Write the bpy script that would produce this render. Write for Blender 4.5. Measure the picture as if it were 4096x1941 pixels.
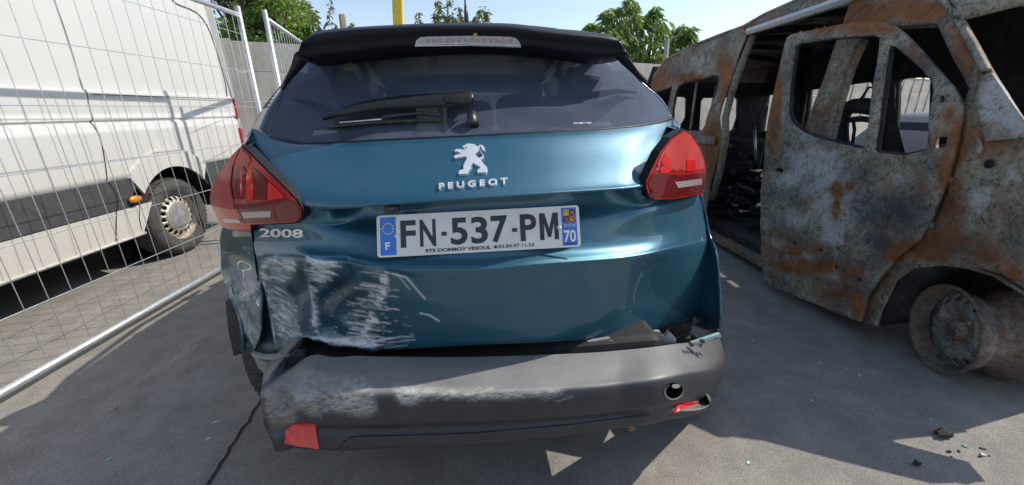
import bpy, bmesh, math, random
import numpy as np
from mathutils import Vector, Matrix
from mathutils.geometry import delaunay_2d_cdt
from mathutils.bvhtree import BVHTree
random.seed(7); rng = np.random.default_rng(7)
scn = bpy.context.scene
for o in list(bpy.data.objects): bpy.data.objects.remove(o)
COL = scn.collection
# ------------------------------------------------------------------ camera
FPX, CX, CY, CAMH = 1600., 2048., 970.5, 1.20
YAW, PITCH, ROLL = 0.10, math.radians(18.5), 0.026
def _basis():
    fh = np.array([math.sin(YAW), math.cos(YAW), 0]); r = np.array([math.cos(YAW), -math.sin(YAW), 0]); up = np.array([0, 0, 1.])
    F = fh*math.cos(PITCH) - up*math.sin(PITCH); U = up*math.cos(PITCH) + fh*math.sin(PITCH)
    return F, r*math.cos(ROLL) - U*math.sin(ROLL), U*math.cos(ROLL) + r*math.sin(ROLL)
CF, CR_, CU = _basis(); CAM = np.array([0, 0, CAMH])
cd = bpy.data.cameras.new('camera'); cam = bpy.data.objects.new('camera', cd); COL.objects.link(cam)
cd.sensor_width = 36; cd.lens = 36*FPX/4096; cd.clip_start = 0.05; cd.clip_end = 2000
cam.matrix_world = Matrix([[CR_[i], CU[i], -CF[i], CAM[i]] for i in range(3)] + [[0, 0, 0, 1]])
scn.camera = cam
# ------------------------------------------------------------------ sky, sun, exposure
SUN = Vector((1.02, 0.15, 1.0)).normalized()
w = bpy.data.worlds.new('World'); scn.world = w; w.use_nodes = True
nt = w.node_tree; nt.nodes.clear()
sky = nt.nodes.new('ShaderNodeTexSky'); sky.sky_type = 'NISHITA'; sky.sun_disc = False
sky.sun_elevation = math.asin(SUN.z); sky.sun_rotation = math.atan2(SUN.x, SUN.y)
sky.air_density = 1.0; sky.dust_density = .7; sky.ozone_density = 1.5
bg = nt.nodes.new('ShaderNodeBackground'); bg.inputs[1].default_value = 0.095
wo = nt.nodes.new('ShaderNodeOutputWorld')
hs_ = nt.nodes.new('ShaderNodeHueSaturation'); hs_.inputs['Saturation'].default_value = .82
nt.links.new(sky.outputs[0], hs_.inputs['Color']); nt.links.new(hs_.outputs[0], bg.inputs[0]); nt.links.new(bg.outputs[0], wo.inputs[0])
sd = bpy.data.lights.new('sun', 'SUN'); sun = bpy.data.objects.new('sun', sd); COL.objects.link(sun)
sd.energy = 2.5; sd.angle = math.radians(0.5); sd.color = (1, 0.93, 0.82)
sun.rotation_euler = (-SUN).to_track_quat('-Z', 'Y').to_euler(); sun.location = (20, 5, 20)
scn.render.engine = 'CYCLES'
scn.view_settings.view_transform = 'Standard'; scn.view_settings.look = 'None'
scn.view_settings.exposure = 1.05; scn.view_settings.gamma = 1
# ------------------------------------------------------------------ pixel <-> place
def ray(px, py): return CF + CR_*(px-CX)/FPX + CU*(CY-py)/FPX
def proj(P):
    v = np.asarray(P, float) - CAM; z = v @ CF
    return np.array([CX + FPX*(v @ CR_)/z, CY - FPX*(v @ CU)/z])
def projN(P):
    v = np.asarray(P, float) - CAM; z = np.maximum(v @ CF, 1e-3)
    return np.stack([CX + FPX*(v @ CR_)/z, CY - FPX*(v @ CU)/z], 1)
def onz(px, py, z): d = ray(px, py); return CAM + d*(z-CAMH)/d[2]
def onplane(px, py, p, n):
    d = ray(px, py); p = np.array(p, float); n = np.array(n, float); return CAM + d*((p-CAM) @ n)/(d @ n)
def ony(px, py, y): return onplane(px, py, (0, y, 0), (0, 1, 0))
def g_car(x): return .38*x*x + .30*x**4
def g_bump(x): x = max(-.92, min(.92, x)); return .12*x*x + .50*x**6
def g_spoil(x): return .25*x*x
def P(px, py, y0, g=g_car):
    d = ray(px, py); k = d[0]/d[1]; prev = None; best = (1e9, y0)
    for i in range(91):
        y = y0 + .005*i; f = y0 + g(k*y) - y
        if f <= 1e-9:
            if prev is not None: y = prev[0] + (y-prev[0])*prev[1]/(prev[1]-f)
            best = (0, y); break
        if f < best[0]: best = (f, y)
        prev = (y, f)
    return CAM + d*(best[1]/d[1])
# ------------------------------------------------------------------ materials
MATS = {}
def newmat(name):
    m = bpy.data.materials.new(name); m.use_nodes = True; MATS[name] = m
    return m, m.node_tree, m.node_tree.nodes['Principled BSDF']
def N(t, typ, **k):
    n = t.nodes.new(typ)
    for a, b in k.items(): setattr(n, a, b)
    return n
def noise(t, scale, detail=4, rough=.6, vec=None, dist=0):
    n = N(t, 'ShaderNodeTexNoise'); n.inputs['Scale'].default_value = scale; n.inputs['Detail'].default_value = detail
    n.inputs['Roughness'].default_value = rough; n.inputs['Distortion'].default_value = dist
    if vec: t.links.new(vec, n.inputs['Vector'])
    return n.outputs['Fac']
def coord(t, sc=(1, 1, 1), rot=(0, 0, 0)):
    g = N(t, 'ShaderNodeNewGeometry'); mp = N(t, 'ShaderNodeMapping'); mp.inputs['Scale'].default_value = sc; mp.inputs['Rotation'].default_value = rot
    t.links.new(g.outputs['Position'], mp.inputs['Vector']); return mp.outputs[0]
def ramp(t, fac, stops):
    r = N(t, 'ShaderNodeValToRGB'); e = r.color_ramp.elements
    while len(e) < len(stops): e.new(.5)
    for i, (p, c) in enumerate(stops):
        e[i].position = p; e[i].color = (c if hasattr(c, '__len__') else (c, c, c))[:3] + (1,) if hasattr(c, '__len__') else (c, c, c, 1)
    t.links.new(fac, r.inputs[0]); return r.outputs[0]
def mixc(t, fac, a, b, typ='MIX'):
    m = N(t, 'ShaderNodeMix', data_type='RGBA', blend_type=typ)
    for s, v in ((m.inputs[0], fac), (m.inputs[6], a), (m.inputs[7], b)):
        if hasattr(v, 'links') or hasattr(v, 'is_linked'): t.links.new(v, s)
        else: s.default_value = v if not hasattr(v, '__len__') else tuple(v)[:3] + (1,)
    return m.outputs[2]
def math_(t, op, a, b=None, clamp=False):
    m = N(t, 'ShaderNodeMath', operation=op, use_clamp=clamp)
    for s, v in ((m.inputs[0], a), (m.inputs[1], b)):
        if v is None: continue
        if hasattr(v, 'is_linked'): t.links.new(v, s)
        else: s.default_value = v
    return m.outputs[0]
def attr(t, name):
    a = N(t, 'ShaderNodeAttribute'); a.attribute_name = name; return a.outputs['Fac']
def bump(t, b, h, strength=.3, dist=.01):
    n = N(t, 'ShaderNodeBump'); n.inputs['Strength'].default_value = strength; n.inputs['Distance'].default_value = dist
    t.links.new(h, n.inputs['Height']); t.links.new(n.outputs[0], b.inputs['Normal'])
def simple(name, col, rough=.5, metal=0, var=.2, scale=12, coat=0, bmp=0, bscale=150, spec=.5, dust=0, dustcol=(.35, .33, .30)):
    m, t, b = newmat(name); v = coord(t)
    f = ramp(t, noise(t, scale, 5, .65, v), [(.3, 0.), (.7, 1.)])
    c = mixc(t, f, tuple(x*(1-var) for x in col), tuple(min(1, x*(1+var)) for x in col))
    if dust:
        df = math_(t, 'MULTIPLY', ramp(t, noise(t, scale*2.3, 6, .7, v), [(.35, 0.), (.75, 1.)]), dust)
        c = mixc(t, df, c, dustcol)
    t.links.new(c, b.inputs['Base Color'])
    rr = ramp(t, noise(t, scale*3, 4, .6, v), [(.2, max(0, rough-.08)), (.8, min(1, rough+.1))]); t.links.new(rr, b.inputs['Roughness'])
    b.inputs['Metallic'].default_value = metal; b.inputs['Coat Weight'].default_value = coat; b.inputs['Coat Roughness'].default_value = .05
    b.inputs['Specular IOR Level'].default_value = spec
    if bmp: bump(t, b, noise(t, bscale, 3, .6, v), bmp, .004)
    return m
# asphalt / concrete yard
m, t, b = newmat('yard'); v = coord(t)
big = noise(t, .55, 5, .6, v); mid = noise(t, 6, 6, .7, v); fine = noise(t, 160, 3, .7, v)
streak = noise(t, 3, 6, .7, coord(t, (5, .7, 1), (0, 0, .6)))
c = mixc(t, ramp(t, big, [(.35, 0.), (.65, 1.)]), (.30, .28, .25), (.40, .375, .338))
c = mixc(t, ramp(t, mid, [(.3, .7), (.7, 0.)]), c, (.15, .138, .125))
c = mixc(t, math_(t, 'MULTIPLY', ramp(t, streak, [(.55, 0.), (.8, 1.)]), .35), c, (.33, .31, .28))
c = mixc(t, ramp(t, fine, [(.35, .55), (.6, 0.)]), c, (.075, .07, .065))
c = mixc(t, ramp(t, noise(t, 230, 2, .5, v), [(.68, 0.), (.73, .8)]), c, (.5, .48, .44))
sc_ = noise(t, 2.2, 7, .75, coord(t, (2.6, .5, 1), (0, 0, -.25)))
c = mixc(t, ramp(t, sc_, [(.58, 0.), (.72, .55)]), c, (.40, .375, .335))
c = mixc(t, ramp(t, noise(t, 70, 4, .8, v), [(.30, .6), (.42, 0.)]), c, (.08, .075, .07))
c = mixc(t, ramp(t, noise(t, 1.7, 3, .5, v, 1.2), [(.66, 0.), (.72, .35)]), c, (.07, .06, .055))
t.links.new(c, b.inputs['Base Color']); b.inputs['Roughness'].default_value = .88; b.inputs['Specular IOR Level'].default_value = .25
bump(t, b, math_(t, 'ADD', fine, math_(t, 'MULTIPLY', mid, .7)), .55, .006)
simple('seam', (.018, .016, .016), .9, var=.5, scale=40)
# car paint with scratches
def paint(name, damaged):
    m, t, b = newmat(name); v = coord(t)
    fl = noise(t, 900, 1, .5, v)
    c = mixc(t, ramp(t, fl, [(.3, 0.), (.7, 1.)]), (.010, .078, .130), (.019, .120, .190))
    dirt = ramp(t, noise(t, 5, 6, .7, v), [(.35, 0.), (.8, 1.)])
    dr = math_(t, 'MULTIPLY', dirt, .10)
    c = mixc(t, dr, c, (.30, .30, .30)); b.inputs['Metallic'].default_value = .42; b.inputs['Roughness'].default_value = .48
    b.inputs['Coat Weight'].default_value = .7; b.inputs['Coat Roughness'].default_value = .05
    if damaged:
        st = noise(t, 60, 5, .75, coord(t, (1.0, 1, 5.5), (0, .35, 0)))
        st2 = noise(t, 26, 6, .8, v)
        s = math_(t, 'MULTIPLY', attr(t, 'scr'), ramp(t, math_(t, 'ADD', math_(t, 'MULTIPLY', st, .6), math_(t, 'MULTIPLY', st2, .4)), [(.38, 0.), (.58, 1.3)]), True)
        hard = attr(t, 'line'); s = math_(t, 'MAXIMUM', s, hard)
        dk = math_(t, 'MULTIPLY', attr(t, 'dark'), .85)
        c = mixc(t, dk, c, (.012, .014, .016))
        c = mixc(t, s, c, (.72, .76, .79))
        t.links.new(math_(t, 'MULTIPLY', math_(t, 'SUBTRACT', 1., s), .42), b.inputs['Metallic'])
        t.links.new(math_(t, 'ADD', .43, math_(t, 'MULTIPLY', s, .35), True), b.inputs['Roughness'])
        t.links.new(math_(t, 'SUBTRACT', .7, math_(t, 'MULTIPLY', s, .7), True), b.inputs['Coat Weight'])
        bump(t, b, math_(t, 'MULTIPLY', s, -1.), .25, .003)
    t.links.new(c, b.inputs['Base Color'])
    return m
paint('paint', False); paint('paint_scraped', True)
# bumper plastic with scuffs
m, t, b = newmat('bumper'); v = coord(t)
c = mixc(t, ramp(t, noise(t, 9, 6, .7, v), [(.3, 0.), (.8, 1.)]), (.021, .023, .030), (.040, .042, .050))
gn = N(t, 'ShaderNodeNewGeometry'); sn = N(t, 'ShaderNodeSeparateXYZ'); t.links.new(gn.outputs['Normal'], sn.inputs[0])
c = mixc(t, math_(t, 'MULTIPLY', ramp(t, sn.outputs[2], [(.45, 0.), (.97, 1.)]), ramp(t, noise(t, 14, 6, .7, v), [(.25, .65), (.7, 1.)])), c, (.195, .195, .196))  # pale dust on up-facing plastic, coloured in so the ledge looks sunlit
st = noise(t, 55, 6, .8, coord(t, (1, 1, 3.2), (0, -.5, 0)))
s = math_(t, 'MULTIPLY', attr(t, 'scr'), ramp(t, st, [(.36, 0.), (.62, 1.25)]), True)
s = math_(t, 'MAXIMUM', s, attr(t, 'line')); c = mixc(t, s, c, (.40, .39, .375))
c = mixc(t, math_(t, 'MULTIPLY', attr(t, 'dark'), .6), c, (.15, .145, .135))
t.links.new(c, b.inputs['Base Color']); t.links.new(math_(t, 'ADD', .48, math_(t, 'MULTIPLY', s, .35), True), b.inputs['Roughness'])
bump(t, b, math_(t, 'ADD', noise(t, 700, 2, .5, v), math_(t, 'MULTIPLY', s, 1.5)), .18, .002)
# burnt metal
def burnt(name, bias=(0, 0, 0), seed=0., inner=False):
    m, t, b = newmat(name)
    v0 = coord(t); mp = N(t, 'ShaderNodeMapping'); mp.inputs['Location'].default_value = (seed, seed*1.7, -seed); t.links.new(v0, mp.inputs[0]); v = mp.outputs[0]
    n1 = noise(t, 3.2, 7, .68, v, .6); n2 = noise(t, 6, 8, .72, v, 1.0); n3 = noise(t, 34, 6, .75, v, .3); n4 = noise(t, 1.6, 6, .6, v, .4); n5 = noise(t, 110, 3, .7, v)
    if inner:
        c = ramp(t, n2, [(.3, (.008, .008, .011)), (.55, (.026, .026, .031)), (.75, (.075, .07, .066))])
        c = mixc(t, ramp(t, n1, [(.62, 0.), (.74, .5)]), c, (.10, .05, .025))
    else:
        c = ramp(t, n1, [(.25, (.07, .074, .088)), (.40, (.19, .188, .18)), (.52, (.33, .305, .24)), (.72, (.50, .46, .34))])
        c = mixc(t, ramp(t, n3, [(.34, .85), (.52, 0.)]), c, (.022, .024, .032))
        n6 = noise(t, 75, 8, .8, v, .5); c = mixc(t, ramp(t, n6, [(.38, .8), (.50, 0.)]), c, (.018, .019, .024)); c = mixc(t, ramp(t, n6, [(.58, 0.), (.68, .5)]), c, (.36, .34, .30))
        a = math_(t, 'ADD', attr(t, 'ash'), bias[0]); ash = math_(t, 'ADD', math_(t, 'MULTIPLY', n2, 1.1), math_(t, 'MULTIPLY', a, .55))
        ashm = math_(t, 'MULTIPLY', ramp(t, ash, [(.66, 0.), (.86, 1.)]), ramp(t, noise(t, 48, 9, .82, v, .8), [(.40, .0), (.50, 1.)]))
        c = mixc(t, ashm, c, mixc(t, n5, (.34, .33, .33), (.60, .59, .58)))
        r = math_(t, 'ADD', attr(t, 'rust'), bias[1]); ru = math_(t, 'ADD', noise(t, 4.6, 8, .7, v, .8), math_(t, 'MULTIPLY', r, .5))
        rum = math_(t, 'MULTIPLY', ramp(t, ru, [(.50, 0.), (.78, 1.)]), ramp(t, n3, [(.25, .35), (.5, 1.)]))
        c = mixc(t, rum, c, ramp(t, n2, [(.3, (.09, .04, .02)), (.48, (.22, .085, .028)), (.6, (.32, .125, .038)), (.75, (.46, .20, .055))]))
        d = math_(t, 'MULTIPLY', attr(t, 'char'), ramp(t, n2, [(.3, 1.), (.7, .75)]), True)
        c = mixc(t, d, c, mixc(t, n3, (.014, .017, .026), (.045, .055, .078)))
    t.links.new(c, b.inputs['Base Color']); b.inputs['Roughness'].default_value = .78; b.inputs['Specular IOR Level'].default_value = .35
    bump(t, b, math_(t, 'ADD', math_(t, 'MULTIPLY', n3, .8), math_(t, 'MULTIPLY', n5, .4)), .5, .006)
    return m
burnt('burnt'); burnt('burnt_roof', (.10, .02, 0), 3.); burnt('burnt_in', inner=True, seed=5.); burnt('burnt_rust', (-.05, .14, 0), 8.); burnt('burnt_pale', (.16, .0, 0), 11.)
# concrete wall
m, t, b = newmat('concrete'); v = coord(t)
c = ramp(t, noise(t, 1.3, 6, .65, v), [(.3, (.30, .285, .26)), (.7, (.46, .44, .40))])
c = mixc(t, ramp(t, noise(t, 5, 5, .7, coord(t, (2.4, 2.4, .22))), [(.5, 0.), (.8, .6)]), c, (.10, .095, .085))
c = mixc(t, ramp(t, noise(t, 40, 4, .7, v), [(.3, .4), (.6, 0.)]), c, (.14, .13, .12))
t.links.new(c, b.inputs['Base Color']); b.inputs['Roughness'].default_value = .9; bump(t, b, noise(t, 60, 5, .7, v), .4, .008)
simple('lichen_concrete', (.30, .28, .22), .9, var=.3, scale=9, dust=.7, dustcol=(.38, .27, .08), bmp=.3)
# white van
m, t, b = newmat('van_white'); v = coord(t)
sx = N(t, 'ShaderNodeSeparateXYZ'); t.links.new(v, sx.inputs[0])
c = mixc(t, noise(t, 2, 4, .6, v), (.46, .458, .44), (.52, .517, .50))
dm = math_(t, 'MULTIPLY', ramp(t, sx.outputs[2], [(.25, .75), (1.25, .08)]), ramp(t, noise(t, 5, 7, .72, coord(t, (1, 1, .6))), [(.25, .2), (.75, .8)]))
c = mixc(t, dm, c, (.40, .345, .25)); c = mixc(t, ramp(t, noise(t, 55, 4, .7, v), [(.70, 0.), (.8, .4)]), c, (.35, .30, .23))
t.links.new(c, b.inputs['Base Color']); b.inputs['Roughness'].default_value = .38; b.inputs['Coat Weight'].default_value = .35; b.inputs['Coat Roughness'].default_value = .15
simple('van_black', (.036, .038, .041), .62, var=.2, scale=10, dust=.25, dustcol=(.14, .135, .125), bmp=.12)
simple('tyre', (.032, .031, .031), .85, var=.3, scale=18, dust=.55, dustcol=(.12, .112, .10), bmp=.3)
simple('black', (.006, .006, .007), .75, var=.3)
simple('black_plastic', (.016, .017, .020), .42, var=.25, scale=20, dust=.25, dustcol=(.12, .12, .12))
simple('wiper', (.010, .011, .014), .42, var=.2, scale=25, dust=.15, dustcol=(.09, .09, .10))
simple('spoiler_black', (.006, .008, .014), .5, var=.25, scale=8, spec=.25)
simple('void', (.002, .002, .002), 1, var=.1, spec=0)
simple('gloss_black', (.008, .010, .016), .22, var=.2, scale=10, coat=.8, dust=.05)
simple('steel_rim', (.46, .42, .35), .5, .3, var=.25, scale=25, dust=.5, dustcol=(.18, .12, .07))
simple('hub_grey', (.19, .19, .19), .6, 0, var=.25, scale=20)
simple('galvanised', (.56, .59, .61), .42, .75, var=.18, scale=30, dust=.25, dustcol=(.42, .43, .43))
simple('orange_lens', (.75, .20, .012), .25, var=.1, coat=.8)
simple('yellow_paint', (.72, .50, .035), .5, var=.15, scale=7, dust=.15)
simple('chrome', (.80, .81, .84), .28, .55, var=.08, scale=20)
simple('plate_white', (.66, .67, .655), .4, var=.06, scale=14, dust=.25, dustcol=(.45, .44, .42), coat=.3)
simple('plate_black', (.022, .022, .035), .45, var=.1)
simple('plate_blue', (.01, .135, .56), .4, var=.08, coat=.3)
simple('plate_yellow', (.75, .62, .06), .5, var=.05)
simple('crest_red', (.50, .03, .03), .5, var=.1); simple('crest_gold', (.55, .36, .05), .5, var=.2, scale=300)
simple('screw', (.75, .74, .70), .4, var=.05)
simple('seat', (.020, .021, .024), .8, var=.2)
simple('grey_plastic', (.25, .245, .235), .6, var=.15, scale=20); simple('aqua_plastic', (.30, .44, .43), .4, var=.1)
simple('red_reflector', (.62, .018, .02), .22, var=.2, scale=40, coat=1, dust=.12, dustcol=(.3, .15, .14))
simple('red_van_lens', (.35, .012, .015), .3, var=.15, coat=.7)
simple('clear_lens', (.40, .40, .41), .22, var=.35, scale=120, coat=1)
simple('reverse_lens', (.34, .28, .27), .25, var=.25, scale=150, coat=.8)
simple('bark', (.10, .075, .05), .9, var=.35, scale=20, bmp=.4)
simple('stone', (.30, .21, .14), .85, var=.3, scale=60, bmp=.3)
simple('straw', (.48, .36, .17), .8, var=.15); simple('char_lump', (.022, .02, .019), .9, var=.6, scale=60, bmp=.5)
simple('aqua_glass', (.34, .50, .47), .15, var=.15, coat=.6); simple('dark_blue_car', (.012, .016, .028), .55, .0, coat=.1)
simple('green_cap', (.02, .30, .17), .5, var=.1); simple('roof_white', (.62, .62, .60), .6, var=.12)
# tail lamp lens
def lamp(name, c0, c1, rough):
    m, t, b = newmat(name); v = coord(t)
    c = mixc(t, ramp(t, noise(t, 14, 5, .65, v), [(.35, 0.), (.7, 1.)]), c0, c1); t.links.new(c, b.inputs['Base Color'])
    b.inputs['Roughness'].default_value = rough; b.inputs['Coat Weight'].default_value = .55; b.inputs['Coat Roughness'].default_value = .04; b.inputs['Specular IOR Level'].default_value = .2
    b.inputs['Subsurface Weight'].default_value = .0
lamp('lamp_red', (.32, .008, .010), (.44, .014, .016), .3); lamp('lamp_dark', (.10, .004, .006), (.16, .007, .010), .22); lamp('lamp_bright', (.60, .008, .008), (.72, .015, .012), .25); lamp('lamp_sunglow', (.50, .045, .045), (.62, .08, .075), .3); lamp('lamp_pink', (.32, .018, .018), (.42, .03, .03), .35)
# glass: dusty tinted
def glassmat(name, tint, dust, dustcol=(.30, .33, .40)):
    m = bpy.data.materials.new(name); m.use_nodes = True; MATS[name] = m; t = m.node_tree; t.nodes.clear(); v = coord(t)
    tr = N(t, 'ShaderNodeBsdfTransparent'); tr.inputs[0].default_value = tint + (1,)
    gl = N(t, 'ShaderNodeBsdfGlossy'); gl.inputs['Roughness'].default_value = .03; gl.inputs[0].default_value = (.9, .95, 1, 1)
    df = N(t, 'ShaderNodeBsdfDiffuse'); df.inputs[0].default_value = dustcol + (1,)
    fr = N(t, 'ShaderNodeFresnel'); fr.inputs[0].default_value = 1.5
    m1 = N(t, 'ShaderNodeMixShader'); t.links.new(math_(t, 'MULTIPLY', fr.outputs[0], .6, True), m1.inputs[0]); t.links.new(tr.outputs[0], m1.inputs[1]); t.links.new(gl.outputs[0], m1.inputs[2])
    m2 = N(t, 'ShaderNodeMixShader'); f = math_(t, 'MULTIPLY', ramp(t, noise(t, 7, 6, .65, v), [(.25, .7), (.8, 1.25)]), dust)
    spk = ramp(t, noise(t, 260, 1, .5, v), [(.76, 0.), (.80, .6)]); f = math_(t, 'MAXIMUM', f, math_(t, 'MULTIPLY', spk, .5))
    t.links.new(f, m2.inputs[0]); t.links.new(m1.outputs[0], m2.inputs[1]); t.links.new(df.outputs[0], m2.inputs[2])
    o = N(t, 'ShaderNodeOutputMaterial'); t.links.new(m2.outputs[0], o.inputs[0])
glassmat('rear_glass', (.17, .195, .205), .34, (.17, .21, .30)); glassmat('side_glass', (.07, .08, .085), .05); glassmat('front_glass', (.62, .72, .62), .05)
# leaves
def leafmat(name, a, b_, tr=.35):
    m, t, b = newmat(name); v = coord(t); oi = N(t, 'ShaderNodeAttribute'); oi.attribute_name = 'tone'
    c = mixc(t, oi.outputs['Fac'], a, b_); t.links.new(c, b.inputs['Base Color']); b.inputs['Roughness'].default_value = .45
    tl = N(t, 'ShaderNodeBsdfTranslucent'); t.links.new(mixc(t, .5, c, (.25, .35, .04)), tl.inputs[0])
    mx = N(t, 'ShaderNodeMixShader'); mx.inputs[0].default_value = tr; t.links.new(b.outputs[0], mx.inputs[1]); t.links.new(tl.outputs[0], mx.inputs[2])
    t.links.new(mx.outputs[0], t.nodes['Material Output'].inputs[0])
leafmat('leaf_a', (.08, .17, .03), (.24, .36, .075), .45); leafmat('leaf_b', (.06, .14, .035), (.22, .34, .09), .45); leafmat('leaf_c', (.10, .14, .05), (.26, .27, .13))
# ------------------------------------------------------------------ object helpers
def prop(o, label=None, cat=None, group=None, kind=None):
    for k, v in (('label', label), ('category', cat), ('group', group), ('kind', kind)):
        if v: o[k] = v
    return o
def thing(name, label, cat, loc=(0, 0, 0), group=None):
    o = bpy.data.objects.new(name, None); COL.objects.link(o); o.location = loc; o.empty_display_size = .2
    return prop(o, label, cat, group)
def rootof(p):
    v = Vector((0, 0, 0))
    while p: v += p.location; p = p.parent
    return v
def mesh(name, verts, faces, mat, parent=None, smooth=True, attrs=None, thick=0, kind=None, label=None, flip=False, bevel=0):
    off = np.array(rootof(parent)); V = np.asarray(verts, float) - off
    me = bpy.data.meshes.new(name)
    if flip: faces = [tuple(reversed(f)) for f in faces]
    me.from_pydata(V.tolist(), [], [tuple(int(i) for i in f) for f in faces])
    if attrs:
        for k, a in attrs.items():
            at = me.attributes.new(k, 'FLOAT', 'POINT'); at.data.foreach_set('value', np.asarray(a, np.float32))
    me.materials.append(MATS[mat] if isinstance(mat, str) else mat)
    if smooth: me.polygons.foreach_set('use_smooth', [True]*len(me.polygons))
    o = bpy.data.objects.new(name, me); COL.objects.link(o)
    if parent: o.parent = parent
    if thick:
        md = o.modifiers.new('thickness', 'SOLIDIFY'); md.thickness = thick; md.offset = -1
    if bevel:
        md = o.modifiers.new('bevel', 'BEVEL'); md.width = bevel; md.segments = 2; md.limit_method = 'ANGLE'; md.angle_limit = .6
    if kind: o['kind'] = kind
    if label: o['label'] = label
    return o
def box(c, s, rz=0, rx=0):
    V = np.array([(x, y, z) for x in (-.5, .5) for y in (-.5, .5) for z in (-.5, .5)])*np.array(s)
    if rx: R_ = np.array([[1, 0, 0], [0, math.cos(rx), -math.sin(rx)], [0, math.sin(rx), math.cos(rx)]]); V = V @ R_.T
    if rz: R_ = np.array([[math.cos(rz), -math.sin(rz), 0], [math.sin(rz), math.cos(rz), 0], [0, 0, 1]]); V = V @ R_.T
    return V + np.array(c), [(0, 1, 3, 2), (4, 6, 7, 5), (0, 4, 5, 1), (2, 3, 7, 6), (0, 2, 6, 4), (1, 5, 7, 3)]
def tube(path, r, seg=8, caps=True):
    path = [np.array(p, float) for p in path]; rs = r if hasattr(r, '__len__') else [r]*len(path)
    V, Fc = [], []
    for i, p in enumerate(path):
        d = path[min(i+1, len(path)-1)] - path[max(i-1, 0)]; d = d/(np.linalg.norm(d)+1e-9)
        a = np.cross(d, (0, 0, 1.) if abs(d[2]) < .9 else (1., 0, 0)); a /= np.linalg.norm(a); b_ = np.cross(d, a)
        for k in range(seg):
            q = 2*math.pi*k/seg; V.append(p + rs[i]*(a*math.cos(q) + b_*math.sin(q)))
    for i in range(len(path)-1):
        for k in range(seg):
            k2 = (k+1) % seg; Fc.append((i*seg+k, i*seg+k2, (i+1)*seg+k2, (i+1)*seg+k))
    if caps: Fc.append(tuple(range(seg-1, -1, -1))); Fc.append(tuple((len(path)-1)*seg+k for k in range(seg)))
    return np.array(V), Fc
def lathe(profile, c, axis, seg=40):   # profile (radius, along axis)
    axis = np.array(axis, float)/np.linalg.norm(axis); a = np.cross(axis, (0, 0, 1.)); a /= np.linalg.norm(a); b_ = np.cross(axis, a)
    V, Fc = [], []
    for r, h in profile:
        for k in range(seg):
            q = 2*math.pi*k/seg; V.append(np.array(c) + axis*h + r*(a*math.cos(q) + b_*math.sin(q)))
    for i in range(len(profile)-1):
        for k in range(seg):
            k2 = (k+1) % seg; Fc.append((i*seg+k, i*seg+k2, (i+1)*seg+k2, (i+1)*seg+k))
    return np.array(V), Fc
def join(*parts):
    V, Fc, n = [], [], 0
    for v, f in parts:
        V.append(np.asarray(v)); Fc += [tuple(i+n for i in q) for q in f]; n += len(v)
    return np.concatenate(V), Fc
def cr(pts, nsub):
    """Catmull-Rom through pts (n,k); nsub int or list per interval"""
    p = np.asarray(pts, float); n = len(p); q = np.vstack([2*p[0]-p[1], p, 2*p[-1]-p[-2]]); out = []
    for i in range(n-1):
        m_ = nsub if np.isscalar(nsub) else nsub[i]
        t_ = (np.arange(m_)/m_)[:, None]; a, b_, c_, d = q[i], q[i+1], q[i+2], q[i+3]
        out.append(.5*((2*b_) + (c_-a)*t_ + (2*a-5*b_+4*c_-d)*t_**2 + (3*b_-a-3*c_+d)*t_**3))
    out.append(p[-1:]); return np.concatenate(out)
def loft(rows, csub, rsub):
    """rows of 3D control points -> dense grid verts (R,C,3)"""
    R1 = np.array([cr(r, csub) for r in rows]); nR, nC, _ = R1.shape
    G = cr(R1.reshape(nR, -1), rsub); return G.reshape(len(G), nC, 3)
def gridfaces(nr, nc): return [(i*nc+j, i*nc+j+1, (i+1)*nc+j+1, (i+1)*nc+j) for i in range(nr-1) for j in range(nc-1)]
def inpoly(pts, poly):
    poly = np.asarray(poly); x, y = pts[:, 0], pts[:, 1]; r = np.zeros(len(pts), bool); j = len(poly)-1
    for i in range(len(poly)):
        xi, yi = poly[i]; xj, yj = poly[j]; c_ = ((yi > y) != (yj > y)) & (x < (xj-xi)*(y-yi)/((yj-yi) + 1e-12) + xi); r ^= c_; j = i
    return r
def dens(poly, step):
    out = []
    for i in range(len(poly)):
        a = np.array(poly[i], float); b_ = np.array(poly[(i+1) % len(poly)], float); n = max(1, int(np.linalg.norm(b_-a)/step))
        for k in range(n): out.append(a + (b_-a)*k/n)
    return out
def cdt(outline, holes=(), step=None):
    loops = [dens(l, step) if step else [np.array(p, float) for p in l] for l in [outline, *holes]]
    pts, edges = [], []
    for l in loops:
        n0 = len(pts); pts += l; edges += [(n0+i, n0+(i+1) % len(l)) for i in range(len(l))]
    if step:
        o = np.array(outline); x0, y0 = o.min(0); x1, y1 = o.max(0)
        gx = np.arange(x0 + step*.5, x1, step); gy = np.arange(y0 + step*.5, y1, step)
        if len(gx) and len(gy):
            g = np.stack(np.meshgrid(gx, gy), -1).reshape(-1, 2); g[:, 0] += (np.round((g[:, 1]-y0)/step) % 2)*step*.5
            k = inpoly(g, loops[0])
            for h in loops[1:]: k &= ~inpoly(g, h)
            g = g[k]; L = np.array(pts)
            if len(g):
                kk = np.array([np.min(np.sum((L-q)**2, 1)) > (step*.45)**2 for q in g]); g = g[kk]
            pts += list(g)
    r = delaunay_2d_cdt([Vector((p[0], p[1])) for p in pts], edges, [], 0, 1e-7)
    V = np.array([tuple(v) for v in r[0]]); F_ = [tuple(f) for f in r[2]]
    C_ = np.array([V[list(f)].mean(0) for f in F_]); k = inpoly(C_, loops[0])
    for h in loops[1:]: k &= ~inpoly(C_, h)
    return V, [f for f, a in zip(F_, k) if a]
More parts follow.
